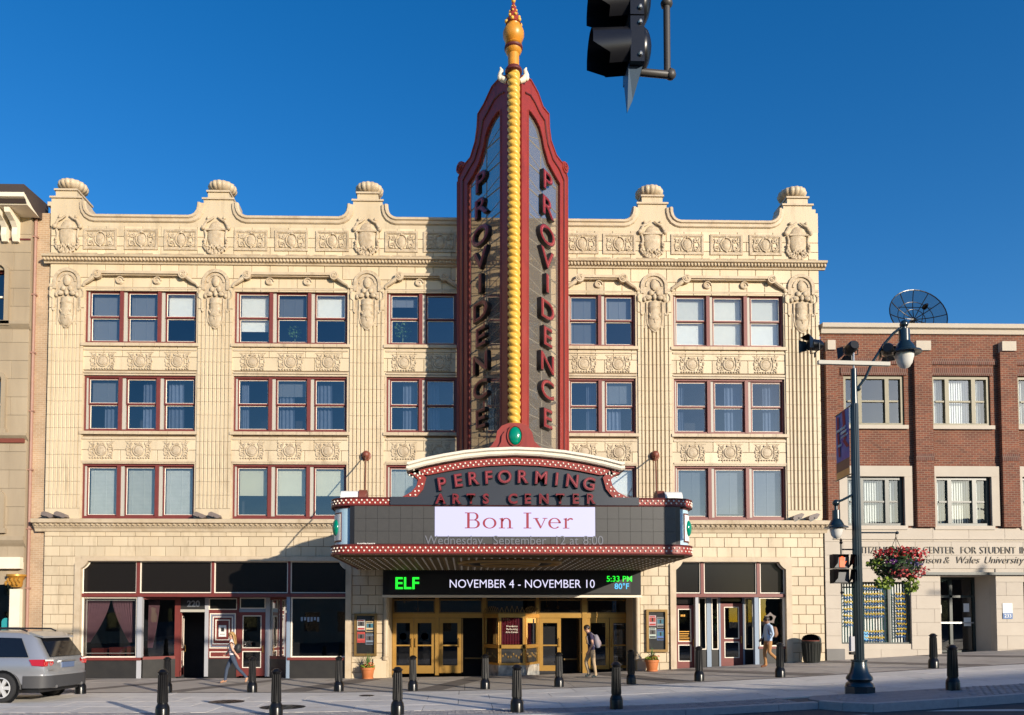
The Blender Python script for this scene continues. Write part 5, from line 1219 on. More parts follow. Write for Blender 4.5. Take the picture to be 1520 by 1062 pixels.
for u0, u1, zs_ in ((.05,.17,[.22,.33,.44,.55,.66]), (.34,.62,[.08,.2,.32,.42,.52,.80,.9]), (.80,.93,[.2,.28,.36,.44,.52,.6,.68,.76,.84])):
    for k, q in enumerate(zs_):
        for mm_, dz_ in (('graphic_yellow', 0), ('graphic_blue', -.1)):
            b = MB(); squiggle(b, a+(c-a)*u0+random.uniform(0,.05), z1-(z1-z0)*q+dz_, (c-a)*(u1-u0), .035, .085, .022, k+int(u0*100)); b.build('window_graphic', mm_, so_)
MB().box(a+(c-a)*.32, a+(c-a)*.40, .08, .09, z0+.12, z0+.45).build('window_sticker', 'led_blue_flat', so_)
# recessed door
a, c, z0, z1 = gxs[1]; d1 = ax(1446,900,.89)
MB().box(a-.05, a, .3, .95, .3, z1).build('recess_side', 'limestone', RB); b = MB(); b.prismz([(c,.28),(c,.34),(d1,.95),(d1,.89)], .3, z1); b.build('recess_side', 'limestone', RB); MB().box(a, c, .3, 1.0, z1, z1+.06).build('recess_ceiling', 'limestone', RB)
dz = gz(a)+.02; do = frame_rect(MB(), a, d1, dz, z1, .07, .84, .94).build('entrance_door', 'green_frame', RB); xm = (a+d1)/2+.02
MB().box(xm-.05, xm+.05, .84, .94, dz, z1-.07).build('mullion', 'green_frame', do); MB().box(a+.07, d1-.07, .84, .94, z1-.72, z1-.64).build('door_rail', 'green_frame', do); MB().box(a+.07, d1-.07, .82, .9, dz+1.02, dz+1.07).build('push_bar', 'steel', do)
pane(do, a, d1, dz, z1, .89, 'glass_door')
for x, z_, w_ in ((a+.3,1.9,.2), (a+.32,2.35,.25), (d1-.4,1.9,.25), (d1-.4,2.4,.2)): MB().box(x, x+w_, .86, .865, z_-.15, z_+.15).build('door_notice', 'blind_white', do)
x0, z1_ = at(1488, 896, -.04); x1, z0_ = at(1503, 919, -.04)
WS = thing('wall_plaque', 'small white and blue address plaque on the pale wall right of the door', 'plaque', ((x0+x1)/2, -.03, z0_)); MB().box(x0, x1, -.05, -.028, z0_+.2, z1_).build('plaque_face', 'white_paint', WS); MB().box(x0, x1, -.052, -.028, z0_, z0_+.2).build('plaque_foot', 'graphic_blue', WS)
text('233', 'plaque_number', 'white_paint', WS, ((x0+x1)/2, -.056, z0_+.1), .17, ext=.002)
pane(RB, gxs[2][0], gxs[2][1], gxs[2][2], gxs[2][3], .15, 'glass_shop')
# satellite dish on the brick roof
YS = 3.0; Xs, Zs = at(1357, 474, YS); SDh = thing('satellite_dish', 'black mesh satellite dish on the roof of the brick building', 'satellite dish', (Xs, YS, ztop))
Rd = at(1399, 474, YS)[0]-Xs; T = Matrix.Translation((Xs, YS, Zs)) @ Matrix.Rotation(R(75), 4, 'X')
pf = [(Rd*i/8, .28*(i/8)**2*Rd) for i in range(9)]
b = MB(); b.lathe([(max(r, .01), z) for r, z in pf], (0,0,0), 32); b.xf(T); o = b.build('dish_mesh', 'steel', SDh, 60)
m = bpy.data.materials.new('dish_net'); m.use_nodes = True; n = m.node_tree.nodes; l = m.node_tree.links; n.remove(n['Principled BSDF']); tr = n.new('ShaderNodeBsdfTransparent'); df = n.new('ShaderNodeBsdfDiffuse'); df.inputs[0].default_value = (.012,.014,.018,1); mx = n.new('ShaderNodeMixShader'); mx.inputs[0].default_value = .30
l.new(tr.outputs[0], mx.inputs[1]); l.new(df.outputs[0], mx.inputs[2]); l.new(mx.outputs[0], n['Material Output'].inputs[0]); o.data.materials.clear(); o.data.materials.append(m)
for k in range(12):
    a_ = 2*math.pi*k/12; b = MB(); b.tube([(r*math.cos(a_), r*math.sin(a_), z-.01) for r, z in pf], .018, 5); b.xf(T); b.build('dish_rib', 'iron', SDh)
for i in (3, 5, 8): b = MB(); r, z = pf[i]; b.tube([(r*math.cos(k*.196), r*math.sin(k*.196), z-.01) for k in range(33)], .014 if i < 8 else .022, 5); b.xf(T); b.build('dish_ring', 'iron', SDh)
b = MB()
for k in range(3): a_ = 2*math.pi*k/3+.5; b.tube([(Rd*.7*math.cos(a_), Rd*.7*math.sin(a_), .16*Rd), (0, 0, Rd*.62)], .014, 5)
b.lathe([(.09,0),(.1,.1),(.05,.22)], (0,0,Rd*.6), 8); b.xf(T); b.build('feed_horn', 'iron', SDh); b = MB(); b.tube([(Xs,YS+.2,ztop-.5),(Xs,YS+.15,Zs)], .09, 8); b.build('dish_mast', 'iron', SDh)
MB().box(RX0, RX1, .3, 10, ztop-.42, ztop-.40).build('roof', 'roof_dark', RB)
# ------------------------------------------------------------------ buildings across the street, behind the viewpoint
def plainblock(name, lab, x0, x1, y0, y1, h, m, zb=0.0):
    t = thing(name, lab, 'building', ((x0+x1)/2, (y0+y1)/2, zb)); n_ = int((x1-x0)/3.2); hs_ = [(x0+(x1-x0)*(i+.28)/n_, x0+(x1-x0)*(i+.72)/n_, zb+z, zb+z+1.9) for i in range(n_) for z in ((1.0, 4.6, 8.0) if h > 10.5 else (1.0, 4.6))]
    b = holed(x0, x1, zb-.3, zb+h, hs_, 0, -.3); b.v = [(x, y1+y, z) for x, y, z in b.v]; b.build('wall', m, t)
    MB().box(x0, x1, y0, y1-.31, zb-.3, zb+h-.02).build('rear_mass', 'room_dark', t); MB().box(x0-.2, x1+.2, y1-.1, y1+.35, zb+h, zb+h+.35).build('cornice', 'limestone', t)
    for a, c, z0, z1 in hs_: 
        b = MB(); b.quad((a,y1-.2,z0),(c,y1-.2,z0),(c,y1-.2,z1),(a,y1-.2,z1)); b.build('window', 'glass_window', t)
    return t
ob = plainblock('office_building', 'brick office building across the street whose shadow reaches the lane', 30.9, 79.4, -54.1, -39.1, 9.8, 'brick_red', 1.0); ob.rotation_euler.z = R(17)
plainblock('reflection_block', 'low brick filler block out of view, added to keep bright horizon out of the glass', 6.5, 27, -62, -51, 7.0, 'brick_red', .3)  # unseen block added so the entrance glass does not mirror the bright horizon
plainblock('store_building', 'pale stone row building across the street opposite the theatre', -75, 6, -64, -50, 11.5, 'limestone')
# ------------------------------------------------------------------ bollards
mat('plastic_black', (.012,.012,.013), .4)
def bollard_parts():
    sh = MB(); sh.lathe([(.098,.26),(.094,.4),(.082,.86),(.088,.87),(.088,.885)], (0,0,0), 20)
    for k in range(12): a = 2*math.pi*k/12; sh.tube([(.094*math.cos(a), .094*math.sin(a), .30), (.080*math.cos(a), .080*math.sin(a), .84)], .012, 5)
    bs = MB(); bs.lathe([(.135,-.12),(.135,.17),(.128,.19),(.132,.2),(.118,.235),(.10,.27)], (0,0,0), 16)
    cp = MB(); cp.lathe([(.088,.88),(.108,.885),(.11,.90),(.09,.915),(.078,.925),(.06,.945),(.03,.957),(0,.96)], (0,0,0), 18)
    return [('shaft', sh.mesh('shaft', 'iron', 40)), ('base', bs.mesh('base', 'iron', 40)), ('cap', cp.mesh('cap', 'iron', 40))]
BPT = bollard_parts()
far = [(-10.12,-5.5,'black bollard half hidden behind the rear bumper of the silver car'),(-7.94,-5.3,'black bollard by the wall, in front of the open shop door'),(-5.72,-5.15,'black bollard beside the walking woman, in front of the red shop door'),(-3.43,-4.95,'black bollard in front of the dark shop window left of the flower pot'),(-1.41,-5.04,'black bollard in front of the leftmost pair of brass doors'),(.56,-4.9,'black bollard in front of the left edge of the ticket booth'),(2.6,-4.8,'black bollard in front of the brass door right of the ticket booth'),(4.6,-4.8,'black bollard in the back row just right of the young man'),(6.46,-4.9,'black bollard in front of the left red door of the right shop'),(8.68,-4.97,'black bollard beside the man in the pale blue shirt'),(12.95,-4.98,'black bollard in front of the glass door of the brick building')]
near = [(-5.95,-10.75,'large black bollard nearest the silver car in the front row'),(-3.76,-10.6,'large black bollard in the front row below the red shop door'),(-1.35,-10.53,'large black bollard in the front row below the leftmost brass doors'),(1.06,-10.42,'large black bollard in the front row before the ticket booth'),(3.1,-10.34,'large black bollard in the front row below the young man'),(10.11,-10.28,'black bollard standing on the kerb island right of the street lamp')]
for x, y, lab in far+near:
    t = thing('bollard', lab, 'bollard', (x, y, gz(x)), group='black bollards along the pavement')
    for nm, me in BPT: link(nm, me, t, world=False)
# ------------------------------------------------------------------ street lamp
LPX, LPY = 8.43, -9.75; LZ = gz(LPX)+.02
SL = thing('street_lamp', 'tall dark street lamp with two hanging lanterns on the kerb island', 'street lamp', (LPX, LPY, LZ))
def lz(py): return az(1275, py, LPY)
def lx(px, py): return ax(px, py, LPY)-(ax(1273, py, LPY)-LPX)
L0 = (LPX, LPY, 0)
b = MB(); b.lathe([(.31,LZ-.05),(.31,LZ+.13),(.29,LZ+.14)], L0, 8); b.lathe([(.29,LZ+.14),(.27,LZ+.2),(.22,LZ+.24),(.27,LZ+.29),(.26,LZ+.34),(.20,LZ+.42),(.16,LZ+.56),(.15,LZ+.66),(.165,LZ+.67),(.165,LZ+.70),(.12,LZ+.71)], L0, 20); b.build('base', 'lamp_green', SL, 40)
b = MB(); z1 = lz(548)
for k in range(12):
    a = 2*math.pi*k/12; b.tube([(LPX+.088*math.cos(a), LPY+.088*math.sin(a), LZ+.7), (LPX+.062*math.cos(a), LPY+.062*math.sin(a), lz(600))], .018, 5)
b.lathe([(.095,LZ+.68),(.068,lz(600)),(.062,z1)], L0, 16); b.build('pole', 'lamp_green', SL, 40)
def lantern(cx, cy, ztop, s=1.0):
    b = MB(); b.lathe([(.03*s,.12*s),(.05*s,.1*s),(.05*s,.0),(.11*s,-.02*s),(.115*s,-.28*s),(.16*s,-.34*s),(.20*s,-.42*s),(.22*s,-.47*s),(.33*s,-.52*s),(.34*s,-.55*s),(.2*s,-.53*s),(.17*s,-.45*s)], (cx,cy,ztop), 22); b.build('lantern_hood', 'lamp_green', SL, 35)
    b = MB(); b.lathe([(.19*s,-.53*s),(.185*s,-.62*s),(.15*s,-.76*s),(.09*s,-.85*s),(0,-.88*s)], (cx,cy,ztop), 18); b.build('lantern_globe', 'lamp_glass', SL, 60)
    b = MB(); b.lathe([(.02,-.55*s),(.05,-.6*s),(.05,-.68*s),(0,-.72*s)], (cx,cy,ztop), 10); b.build('lantern_bulb', 'lamp_glass', SL, 60)
glassmat('lamp_globe', (.85,.84,.80), .18, .8, .15)
hx, hz = lx(1349, 490), lz(488)
lantern(hx, LPY, hz); 
b = MB(); pts = [(LPX+.06, LPY, lz(578)), (LPX+.25, LPY, lz(562)), (lx(1300,540), LPY, lz(540)), (lx(1318,512), LPY, lz(512)), (lx(1334,493), LPY, lz(494)), (hx-.02, LPY, lz(484))]; b.tube(pts, .03, 8); b.ball((hx,LPY,lz(481)), .09, .09, .09, 10, 8); b.ball((LPX+.08,LPY,lz(578)), .07, .07, .05, 8, 6); b.build('lantern_arm', 'lamp_green', SL, 40)
h2, z2 = lx(1243, 762), lz(757)
lantern(h2, LPY, z2, .72); b = MB(); b.tube([(LPX-.08,LPY,lz(735)),(lx(1252,745),LPY,lz(743)),(h2,LPY,lz(746))], .026, 8); b.ball((h2,LPY,lz(747)), .075, .075, .075, 10, 8); b.build('lantern_arm', 'lamp_green', SL, 40)
b = MB(); b.tube([(LPX+.08,LPY,lz(791)),(lx(1332,791),LPY,lz(791))], .017, 6); b.ball((lx(1333,791),LPY,lz(791)), .035); b.build('basket_arm', 'lamp_green', SL)
MB().box(LPX-.19, LPX-.11, LPY-.05, LPY+.05, lz(967), lz(945)).build('junction_box', 'grey_post', SL); MB().box(LPX-.19, LPX-.09, LPY-.04, LPY+.06, lz(972), lz(968)).build('button_box', 'iron', SL)
b = MB(); xa, xb = lx(1220,533), lx(1326,546); b.box(xa, xb, LPY-.05, LPY+.03, lz(541.5), lz(536)); b.v = [(x, y, z-.02*(x-xa)) for x, y, z in b.v]; b.build('cross_bar', 'jamb_grey', SL)
MB().tube([(LPX,LPY,lz(552)),(LPX,LPY,lz(520))], .022, 8).build('mast_tip', 'steel', SL)
lamp_src = SL
def spot(px, py, rz, lab, rx=0.0):
    X_, Z_ = lx(px, py), lz(py); t = thing('spotlight', lab, 'spotlight', (X_, LPY, Z_-.18), group='spotlights on the lamp cross bar')
    M = Matrix.Translation((X_, LPY, Z_)) @ Matrix.Rotation(rz, 4, 'Z') @ Matrix.Rotation(rx, 4, 'X')
    b = MB(); b.lathe([(.0,-.16),(.09,-.16),(.12,-.1),(.125,.12),(.105,.12)], (0,0,0), 14); b.xf(M @ Matrix.Rotation(R(90), 4, 'X')); b.build('can', 'iron', t, 40)
    for k in range(4):
        b = MB(); b.add([(-.1,.12,.11),(.1,.12,.11),(.14,.27,.18),(-.14,.27,.18)], [(0,1,2,3)]); b.v = [(x, -y, z) for x, y, z in b.v]; b.xf(M @ Matrix.Rotation(R(90*k), 4, 'Y')); b.build('barn_door', 'iron', t)
    b = MB(); b.tube([(-.14,0,0),(-.14,0,-.14),(0,0,-.17),(.14,0,-.14),(.14,0,0)], .013, 5); b.tube([(0,0,-.17),(0,0,-.27)], .02, 6); b.xf(M if not rx else Matrix.Translation((X_, LPY, Z_)) @ Matrix.Rotation(rz, 4, 'Z')); b.build('yoke', 'iron', t)
spot(1216, 513, R(-75), 'black spotlight with barn doors at the left end of the lamp cross bar'); spot(1270, 517, R(180), 'round black spotlight above the middle of the lamp cross bar', R(8)); spot(1324, 519, R(150), 'black spotlight at the right end of the cross bar under the lamp arm')
# banner
BN = thing('banner', 'purple and blue street banner hanging on the left of the lamp post', 'banner', (LPX-.12, LPY, lz(700)))
bx0, by0, bx1, by1 = LPX-.10, LPY+.04, ax(1241,650,LPY+.8), LPY+.80; zt0, zb0 = lz(604), lz(693)
P = lambda u, v, o=0.0: (bx0+(bx1-bx0)*u-.9*o, by0+(by1-by0)*u-.4*o, zb0+(zt0-zb0)*v)
def patch(b, u0, u1, v0, v1, m=0, o=.0, n_=1): b.quad(P(u0,v0,o), P(u1,v0,o), P(u1,v1,o), P(u0,v1,o), m)
b = MB()
for i in range(6):
    for j in range(12):
        u, v = i/6, .17+.83*j/12; b.quad(P(u,v,.01*math.sin(u*6)), P(u+1/6,v,.01*math.sin((u+1/6)*6)), P(u+1/6,v+.83/12,.01*math.sin((u+1/6)*6)), P(u,v+.83/12,.01*math.sin(u*6)))
o = b.build('banner_cloth', 'banner_blue', BN, 60)
b = MB(); patch(b, 0, 1, -.0, .17, 0, .006); b.build('banner_foot', 'dark_red', BN); b = MB(); patch(b, 0, 1, -.12, -.0, 0, .006); b.build('banner_tail', 'gold_orange', BN)
for u0, du, vs in ((.38,.2,((1.0,.03),(.75,.06),(.5,.1),(.35,.3))), (.8,.12,((.95,.05),(.6,.0),(.25,.08)))):
    b = MB()
    for (va, ea), (vb, eb) in zip(vs, vs[1:]): b.quad(P(u0-du/2,va,.018), P(u0+du/2,va,.018), P(u0+du/2-eb,vb,.018), P(u0-du/2-eb,vb,.018))
    b.build('banner_figure', 'curtain_red', BN)
for u0, u1, v in ((.2,.9,.70), (.15,.55,.63), (.05,.6,.56), (.5,.8,.44)):
    b = MB(); n_ = 22; b.tube([P(u0+(u1-u0)*i/n_, v+.022*math.sin(i*1.7)-.0*i, .03) for i in range(n_+1)], .014 if v > .6 else .006, 4); b.build('banner_script', 'white_paint', BN)
b = MB()
for v in (1.005, -.125): b.tube([P(-.12,v), P(1.06,v)], .014, 6)
b.build('banner_rod', 'iron', BN)
# pedestrian signal
PS = thing('pedestrian_signal', 'black pedestrian signal showing an orange hand on the lamp post', 'pedestrian signal', (lx(1251,845), LPY, lz(870)))
sx0, sx1 = lx(1237,840), lx(1263,840)
for k, (ya, yb) in enumerate(((823,844), (845,866))):
    za, zb = lz(ya), lz(yb); MB().box(sx0, sx1-.04, LPY-.02, LPY+.16, zb, za).build('signal_housing', 'iron', PS)
    b = MB(); b.add([(sx0,LPY-.02,za),(sx1,LPY-.02,za),(sx1+.02,LPY-.2,za-.02),(sx0+.03,LPY-.2,za-.02),(sx1-.05,LPY-.02,zb),(sx1-.03,LPY-.18,zb+.1),(sx0,LPY-.02,zb),(sx0+.02,LPY-.18,zb+.1)], [(0,1,2,3),(1,4,5,2),(0,3,7,6)]); b.build('signal_visor', 'iron', PS)
    MB().box(sx0+.03, sx1-.06, LPY-.03, LPY-.021, zb+.02, za-.02).build('signal_lens', 'navy_panel', PS)
hxc, hzc = (sx0+sx1)/2-.01, lz(834)
b = MB(); b.box(hxc-.055, hxc+.055, LPY-.045, LPY-.035, hzc-.12, hzc+.02)
for k in range(4): b.box(hxc-.055+.029*k, hxc-.055+.029*k+.022, LPY-.045, LPY-.035, hzc+.02, hzc+.09+.02*(k in (1, 2)))
b.add([(hxc+.055,LPY-.04,hzc-.07),(hxc+.1,LPY-.04,hzc+.0),(hxc+.085,LPY-.04,hzc+.015),(hxc+.055,LPY-.04,hzc-.02)], [(0,1,2,3)]); b.build('hand_symbol', 'orange_led', PS)
for py, pf_, pq, s in ((816,806,823,1), (872,880,866,-1)):
    b = MB(); b.tube([(LPX-.08,LPY,lz(py)),(hxc,LPY,lz(py))], .018, 6); b.tube([(hxc,LPY,lz(pq)),(hxc,LPY,lz(pf_))], .02, 6); b.lathe([(0,-.06),(.02,-.03),(.035,0),(.02,.03),(.03,.05),(.0,.11)] if s > 0 else [(0,-.11),(.02,-.03),(.035,0),(.02,.03),(0,.06)], (hxc,LPY,lz(pf_)), 8); b.build('signal_bracket', 'iron', PS)

# hanging flower basket
FX, FZ = lx(1331, 838), lz(838)
HB = thing('flower_basket', 'hanging basket of red, pink and purple flowers beside the lamp post', 'flower basket', (FX, LPY, FZ-.3))
b = MB(); b.lathe([(.05,-.3),(.2,-.25),(.3,-.1),(.32,0),(.3,0)], (FX,LPY,FZ+.0), 14); b.build('basket', 'brown_cornice', HB, 50)
b = MB()
for k in range(3): a = 2.1*k; b.tube([(FX+.25*math.cos(a), LPY+.25*math.sin(a), FZ), (FX, LPY, lz(797))], .006, 4)
b.tube([(FX,LPY,lz(797)),(FX,LPY,lz(791))], .008, 4); b.build('basket_chain', 'iron', HB)
def cluster(c, r, n_, s, seed, m, nm, par=HB):
    b = MB(); fol(b, c, r, n_, s, seed); return b.build(nm, m, par, stuff=True)
cluster((FX,LPY,FZ+.02), (.52,.42,.36), 900, .10, 1, 'leaf_dark', 'foliage')
for k, (dx, dz, rx, rz2, n_, m) in enumerate([(-.32,.22,.22,.14,110,'petal_red'),(.02,.24,.3,.14,170,'petal_red'),(.34,.18,.24,.16,150,'petal_red'),(-.2,.04,.14,.1,50,'petal_purple'),(.2,.0,.25,.1,110,'petal_lilac'),(-.08,-.2,.22,.12,110,'petal_pink'),(.3,-.2,.2,.12,90,'petal_pink'),(.5,-.12,.08,.1,30,'petal_pink')]):
    cluster((FX+dx,LPY-.12,FZ+dz), (rx,.36,rz2), n_, .075, 20+k, m, 'flower')
cluster((FX-.32,LPY-.1,FZ-.40), (.22,.22,.15), 100, .11, 31, 'leaf_lime', 'trailing_leaves'); cluster((FX+.25,LPY-.1,FZ-.45), (.14,.2,.2), 100, .11, 32, 'leaf_lime', 'trailing_leaves'); cluster((FX-.45,LPY,FZ+.0), (.2,.2,.14), 80, .1, 33, 'leaf_lime', 'trailing_leaves')
# the next lamp up the street
L2 = copy_tree(lamp_src); L2.location = (23.4, LPY, gz(23.4)); L2['label'] = 'dark street lamp farther up the street, beyond the right edge'
for o in (SL, L2): o['group'] = 'street lamps along the kerb'
# ------------------------------------------------------------------ traffic signal near the viewpoint
YG = -20.2; gx = lambda p, py=60: ax(p, py, YG); gzz = lambda py: az(940, py, YG)
TS = thing('traffic_signal', 'black hanging traffic signal seen from its side against the sky', 'traffic signal', (gx(945), YG, gzz(112)))
pit = (gzz(44)-gzz(112)); zb = gzz(112)
for k in range(3):
    z0 = zb+k*pit; zc_ = z0+pit*.52
    b = MB(); b.box(gx(930), gx(950), YG-.15, YG+.15, z0+.006, z0+pit-.006); b.build('signal_housing', 'signal_black', TS)
    b = MB(); n_ = 12; L_ = .30 
    v0 = [(gx(931), YG+.165*math.cos(R(-60+300*i/n_)), zc_+.165*math.sin(R(-60+300*i/n_))) for i in range(n_+1)]; v1 = [(gx(931)-(.16 if abs(-60+300*i/n_-90) > 110 else .30), y*1+(.0), z-.015) for i, (x, y, z) in enumerate(v0)]
    b.add(v0+v1, [(i, i+1, n_+2+i, n_+1+i) for i in range(n_)]); b.add([(x, YG+(y-YG)*.96, zc_+(z-zc_)*.96) for x, y, z in v0+v1], [(i, i+1, n_+2+i, n_+1+i) for i in range(n_)]); b.build('visor', 'signal_black', TS, 60)
    b = MB(); b.lathe([(0,.0),(.14,.0)], (0,0,0), 18); b.v = [(gx(930)-.006, YG+x, zc_+y) for x, y, z in b.v]; b.build('lens', ['lens_green', 'lens_amber', 'lens_red'][k], TS)
    b = MB(); b.ball((gx(950),YG,zc_), .085, .15, pit*.46, 14, 10); b.build('rear_door', 'signal_black', TS, 60)
    for dz_ in (.06, pit-.06): MB().ball((gx(944),YG-.16,z0+dz_), .018, .018, .018, 6, 4).build('hinge', 'steel', TS)
b = MB(); b.add([(gx(929),YG-.1,zb+.02),(gx(950),YG-.1,zb+.02),(gx(950),YG+.1,zb+.02),(gx(929),YG+.1,zb+.02),(gx(930),YG-.01,gzz(168)),(gx(938),YG-.01,gzz(150)),(gx(938),YG+.01,gzz(150)),(gx(930),YG+.01,gzz(168))], [(0,1,5,4),(1,2,6,5),(2,3,7,6),(3,0,4,7),(4,5,6,7)]); b.build('backplate_tip', 'signal_fin', TS)
b = MB(); b.tube([(gx(945),YG,gzz(107)),(gx(994),YG,gzz(111)),(gx(994),YG,gzz(104))], .03, 8); b.tube([(gx(990),YG,gzz(111)),(gx(990),YG,7.5)], .028, 8); b.ball((gx(995),YG,gzz(110)), .045, .04, .045, 8, 6); b.ball((gx(990),YG,gzz(5)), .05, .05, .04, 8, 6); b.tube([(gx(944),YG,zb+3*pit),(gx(944),YG,7.5)], .03, 8); b.build('hanger_pipe', 'signal_pipe', TS, 50)
SM = thing('signal_mast', 'grey mast arm and pole carrying the traffic signal, above the frame', 'mast', (9.6, YG, gz(9.6)))
MB().tube([(.6,YG,7.55),(5,YG,7.6),(9.6,YG,7.45)], [.05,.08,.1], 10).build('mast_arm', 'steel', SM, 40); b = MB(); b.lathe([(.2,-.2),(.2,.2),(.13,.3),(.1,7.5),(.0,7.55)], (9.6,YG,gz(9.6)), 14); b.build('mast_pole', 'steel', SM, 40)
# ------------------------------------------------------------------ pots, bin, floodlights
def pot(px, X_, Y_, lab, seed, tall):
    t = thing('flower_pot', lab, 'flower pot', (X_, Y_, gz(X_)), group='terracotta pots by the doors'); z = gz(X_)
    b = MB(); b.lathe([(.15,0),(.165,.02),(.215,.30),(.235,.31),(.24,.38),(.215,.385),(.205,.34),(0,.34)], (X_,Y_,z), 22); b.build('pot', 'terracotta_pot', t, 40)
    b = MB(); b.lathe([(.17,-.001),(.19,.02),(.19,.05),(.165,.05)], (X_,Y_,z), 20); b.build('saucer', 'terracotta_pot', t, 40)
    rd = random.Random(seed); b = MB()
    for k in range(34):
        a = rd.uniform(0, 6.28); L_ = rd.uniform(.35, .62)*tall; le = rd.uniform(.1, .55); p0 = Vector((X_, Y_, z+.34)); w_ = Vector((-math.sin(a), math.cos(a), 0))*.014
        pp = [p0+Vector((math.cos(a)*le*L_*u*u*1.3, math.sin(a)*le*L_*u*u*1.3, L_*(u-.35*le*u*u))) for u in (0, .35, .7, 1)]
        for i, (q, r_) in enumerate(zip(pp, pp[1:])):
            s0, s1 = (1, .8, .5)[i], (.8, .5, .05)[i]; b.add([q-w_*s0, q+w_*s0, r_+w_*s1, r_-w_*s1], [(0,1,2,3)])
    b.build('spiky_leaves', 'leaf_plant', t)
    b = MB(); fol(b, (X_,Y_,z+.42), (.24,.2,.1), 200, .085, seed+1); b.build('foliage', 'leaf_lime', t)
    b = MB(); fol(b, (X_+.08,Y_-.1,z+.48), (.16,.12,.08), 45, .06, seed+2); b.build('flower', 'petal_orange', t)
pot(545, -3.22, -.34, 'terracotta pot with spiky plant under the left poster case', 41, 1.0); pot(980, 6.22, -.5, 'terracotta pot with spiky plant under the right poster case', 51, .8)
BX, BY = 11.55, -.55; BZ = gz(BX); t = thing('litter_bin', 'round black litter bin with domed hood against the theatre wall', 'litter bin', (BX, BY, BZ))
b = MB(); b.lathe([(.24,.0),(.25,.03),(.30,.66),(.31,.68),(.31,.72),(.28,.72)], (BX,BY,BZ), 24); b.build('bin_body', 'bin_black', t, 40)
for k in range(20): a = 2*math.pi*k/20; MB().tube([(BX+.256*math.cos(a),BY+.256*math.sin(a),BZ+.05),(BX+.303*math.cos(a),BY+.303*math.sin(a),BZ+.64)], .012, 5).build('bin_slat', 'bin_black', t)
b = MB(); b.lathe([(.31,.72),(.30,.80),(.25,.88),(.14,.93),(0,.95)], (BX,BY,BZ), 24, a0=R(-60), a1=R(180)); b.build('bin_hood', 'bin_black', t, 60); b = MB(); b.tube([(BX+.3*math.cos(R(a)), BY+.3*math.sin(R(a)), BZ+.73+.16*max(0, math.sin(R((a+60)*.75)))) for a in range(180, 301, 10)], .018, 6); b.build('hood_rim', 'rust_paint', t)
for k, (px, lab) in enumerate([(72,'grey floodlight at the far left end of the belt cornice'),(91,'grey floodlight on the belt cornice, second from the left end'),(297,'grey floodlight on the belt cornice at the left of the second pilaster'),(319,'grey floodlight on the belt cornice at the right of the second pilaster'),(1183,'grey floodlight on the belt cornice right of the rightmost windows'),(1206,'grey floodlight at the right end of the belt cornice')]):
    X_ = ax(px, 768, -.2); t = thing('floodlight', lab, 'floodlight', (X_, -.2, 5.335), group='floodlights on the belt cornice')
    M = Matrix.Translation((X_, -.2, 5.45)) @ Matrix.Rotation(R(18 if k < 4 else -25), 4, 'Y')
    b = MB(); b.prism([(-.19,-.06),(.15,-.06),(.22,.0),(.15,.07),(-.12,.09),(-.19,.03)], -.13, .13); b.xf(M); b.build('lamp_housing', 'flood_grey', t); b = MB(); b.prism([(-.17,-.063),(.12,-.063),(.08,-.10),(-.2,-.10)], -.12, .12); b.xf(M); b.build('lamp_hood', 'plastic_black', t)
    b = MB(); b.tube([(X_-.05,-.2,5.335),(X_-.05,-.2,5.42)], .025, 6); b.ball((X_+.02,-.34,5.41), .025); b.build('bracket', 'flood_grey', t)
# ------------------------------------------------------------------ silver car
CAR = thing('car', 'silver sport utility car parked at the left edge, seen from behind', 'car', (-10.72, -6.9, 0), R(175.5)); CAR.scale = (.94, .94, .94)
ST = [(-1.06,.78,.52,.80,.74,.92),(-1.0,.90,.46,.98,.80,1.10),(-.86,.955,.42,1.04,.77,1.30),(-.66,.98,.40,1.07,.72,1.60),(-.5,.99,.38,1.08,.70,1.71),(-.2,1.0,.38,1.09,.71,1.755),(.6,1.0,.34,1.08,.73,1.785),(1.5,1.0,.34,1.06,.73,1.77),(2.05,.99,.34,1.05,.70,1.62),(2.65,.98,.34,1.03,.70,1.22),(3.2,.96,.36,.98,.72,1.08),(3.75,.88,.40,.86,.7,.95),(3.95,.74,.46,.72,.6,.80)]
def sec(x):
    for p, q in zip(ST, ST[1:]):
        if p[0] <= x <= q[0]: t_ = (x-p[0])/(q[0]-p[0]); return [a+(c-a)*t_ for a, c in zip(p, q)]
    return list(ST[-1] if x > 0 else ST[0])
def half(x):
    _, w_, zb_, zt_b, wr, zr = sec(x); return [(0,zb_),(w_*.9,zb_),(w_*.985,zb_+.1),(w_,(zb_+zt_b)/2+.05),(w_*.985,zt_b-.08),(w_*.945,zt_b),(wr+.03,zr-.10),(wr-.02,zr-.03),(wr-.14,zr),(0,zr+.012)]
def cpart(b, nm, m, smooth=None, par=CAR): return link(nm, b.mesh(nm, m, smooth), par, world=False)
b = MB(); xs = [s_[0] for s_ in ST]; rings = []
for x in xs:
    h = half(x); rings.append([(x, y, z) for y, z in h]+[(x, -y, z) for y, z in h[-2:0:-1]])
n_ = len(rings[0]); b.v = [p for r_ in rings for p in r_]
b.f = [(i*n_+k, i*n_+(k+1) % n_, (i+1)*n_+(k+1) % n_, (i+1)*n_+k) for i in range(len(rings)-1) for k in range(n_)]+[tuple(range(n_-1, -1, -1)), tuple(range((len(rings)-1)*n_, len(rings)*n_))]; b.m = [0]*len(b.f)
cpart(b, 'body', 'car_silver', 38)
def side_pt(x, z, s, o=.035):
    _, w_, zb_, zbt, wr, zr = sec(x); y0, y1 = w_*.945, wr+.03; t_ = (z-zbt)/(zr-.10-zbt); return (x, s*(y0+(y1-y0)*t_+o), z)
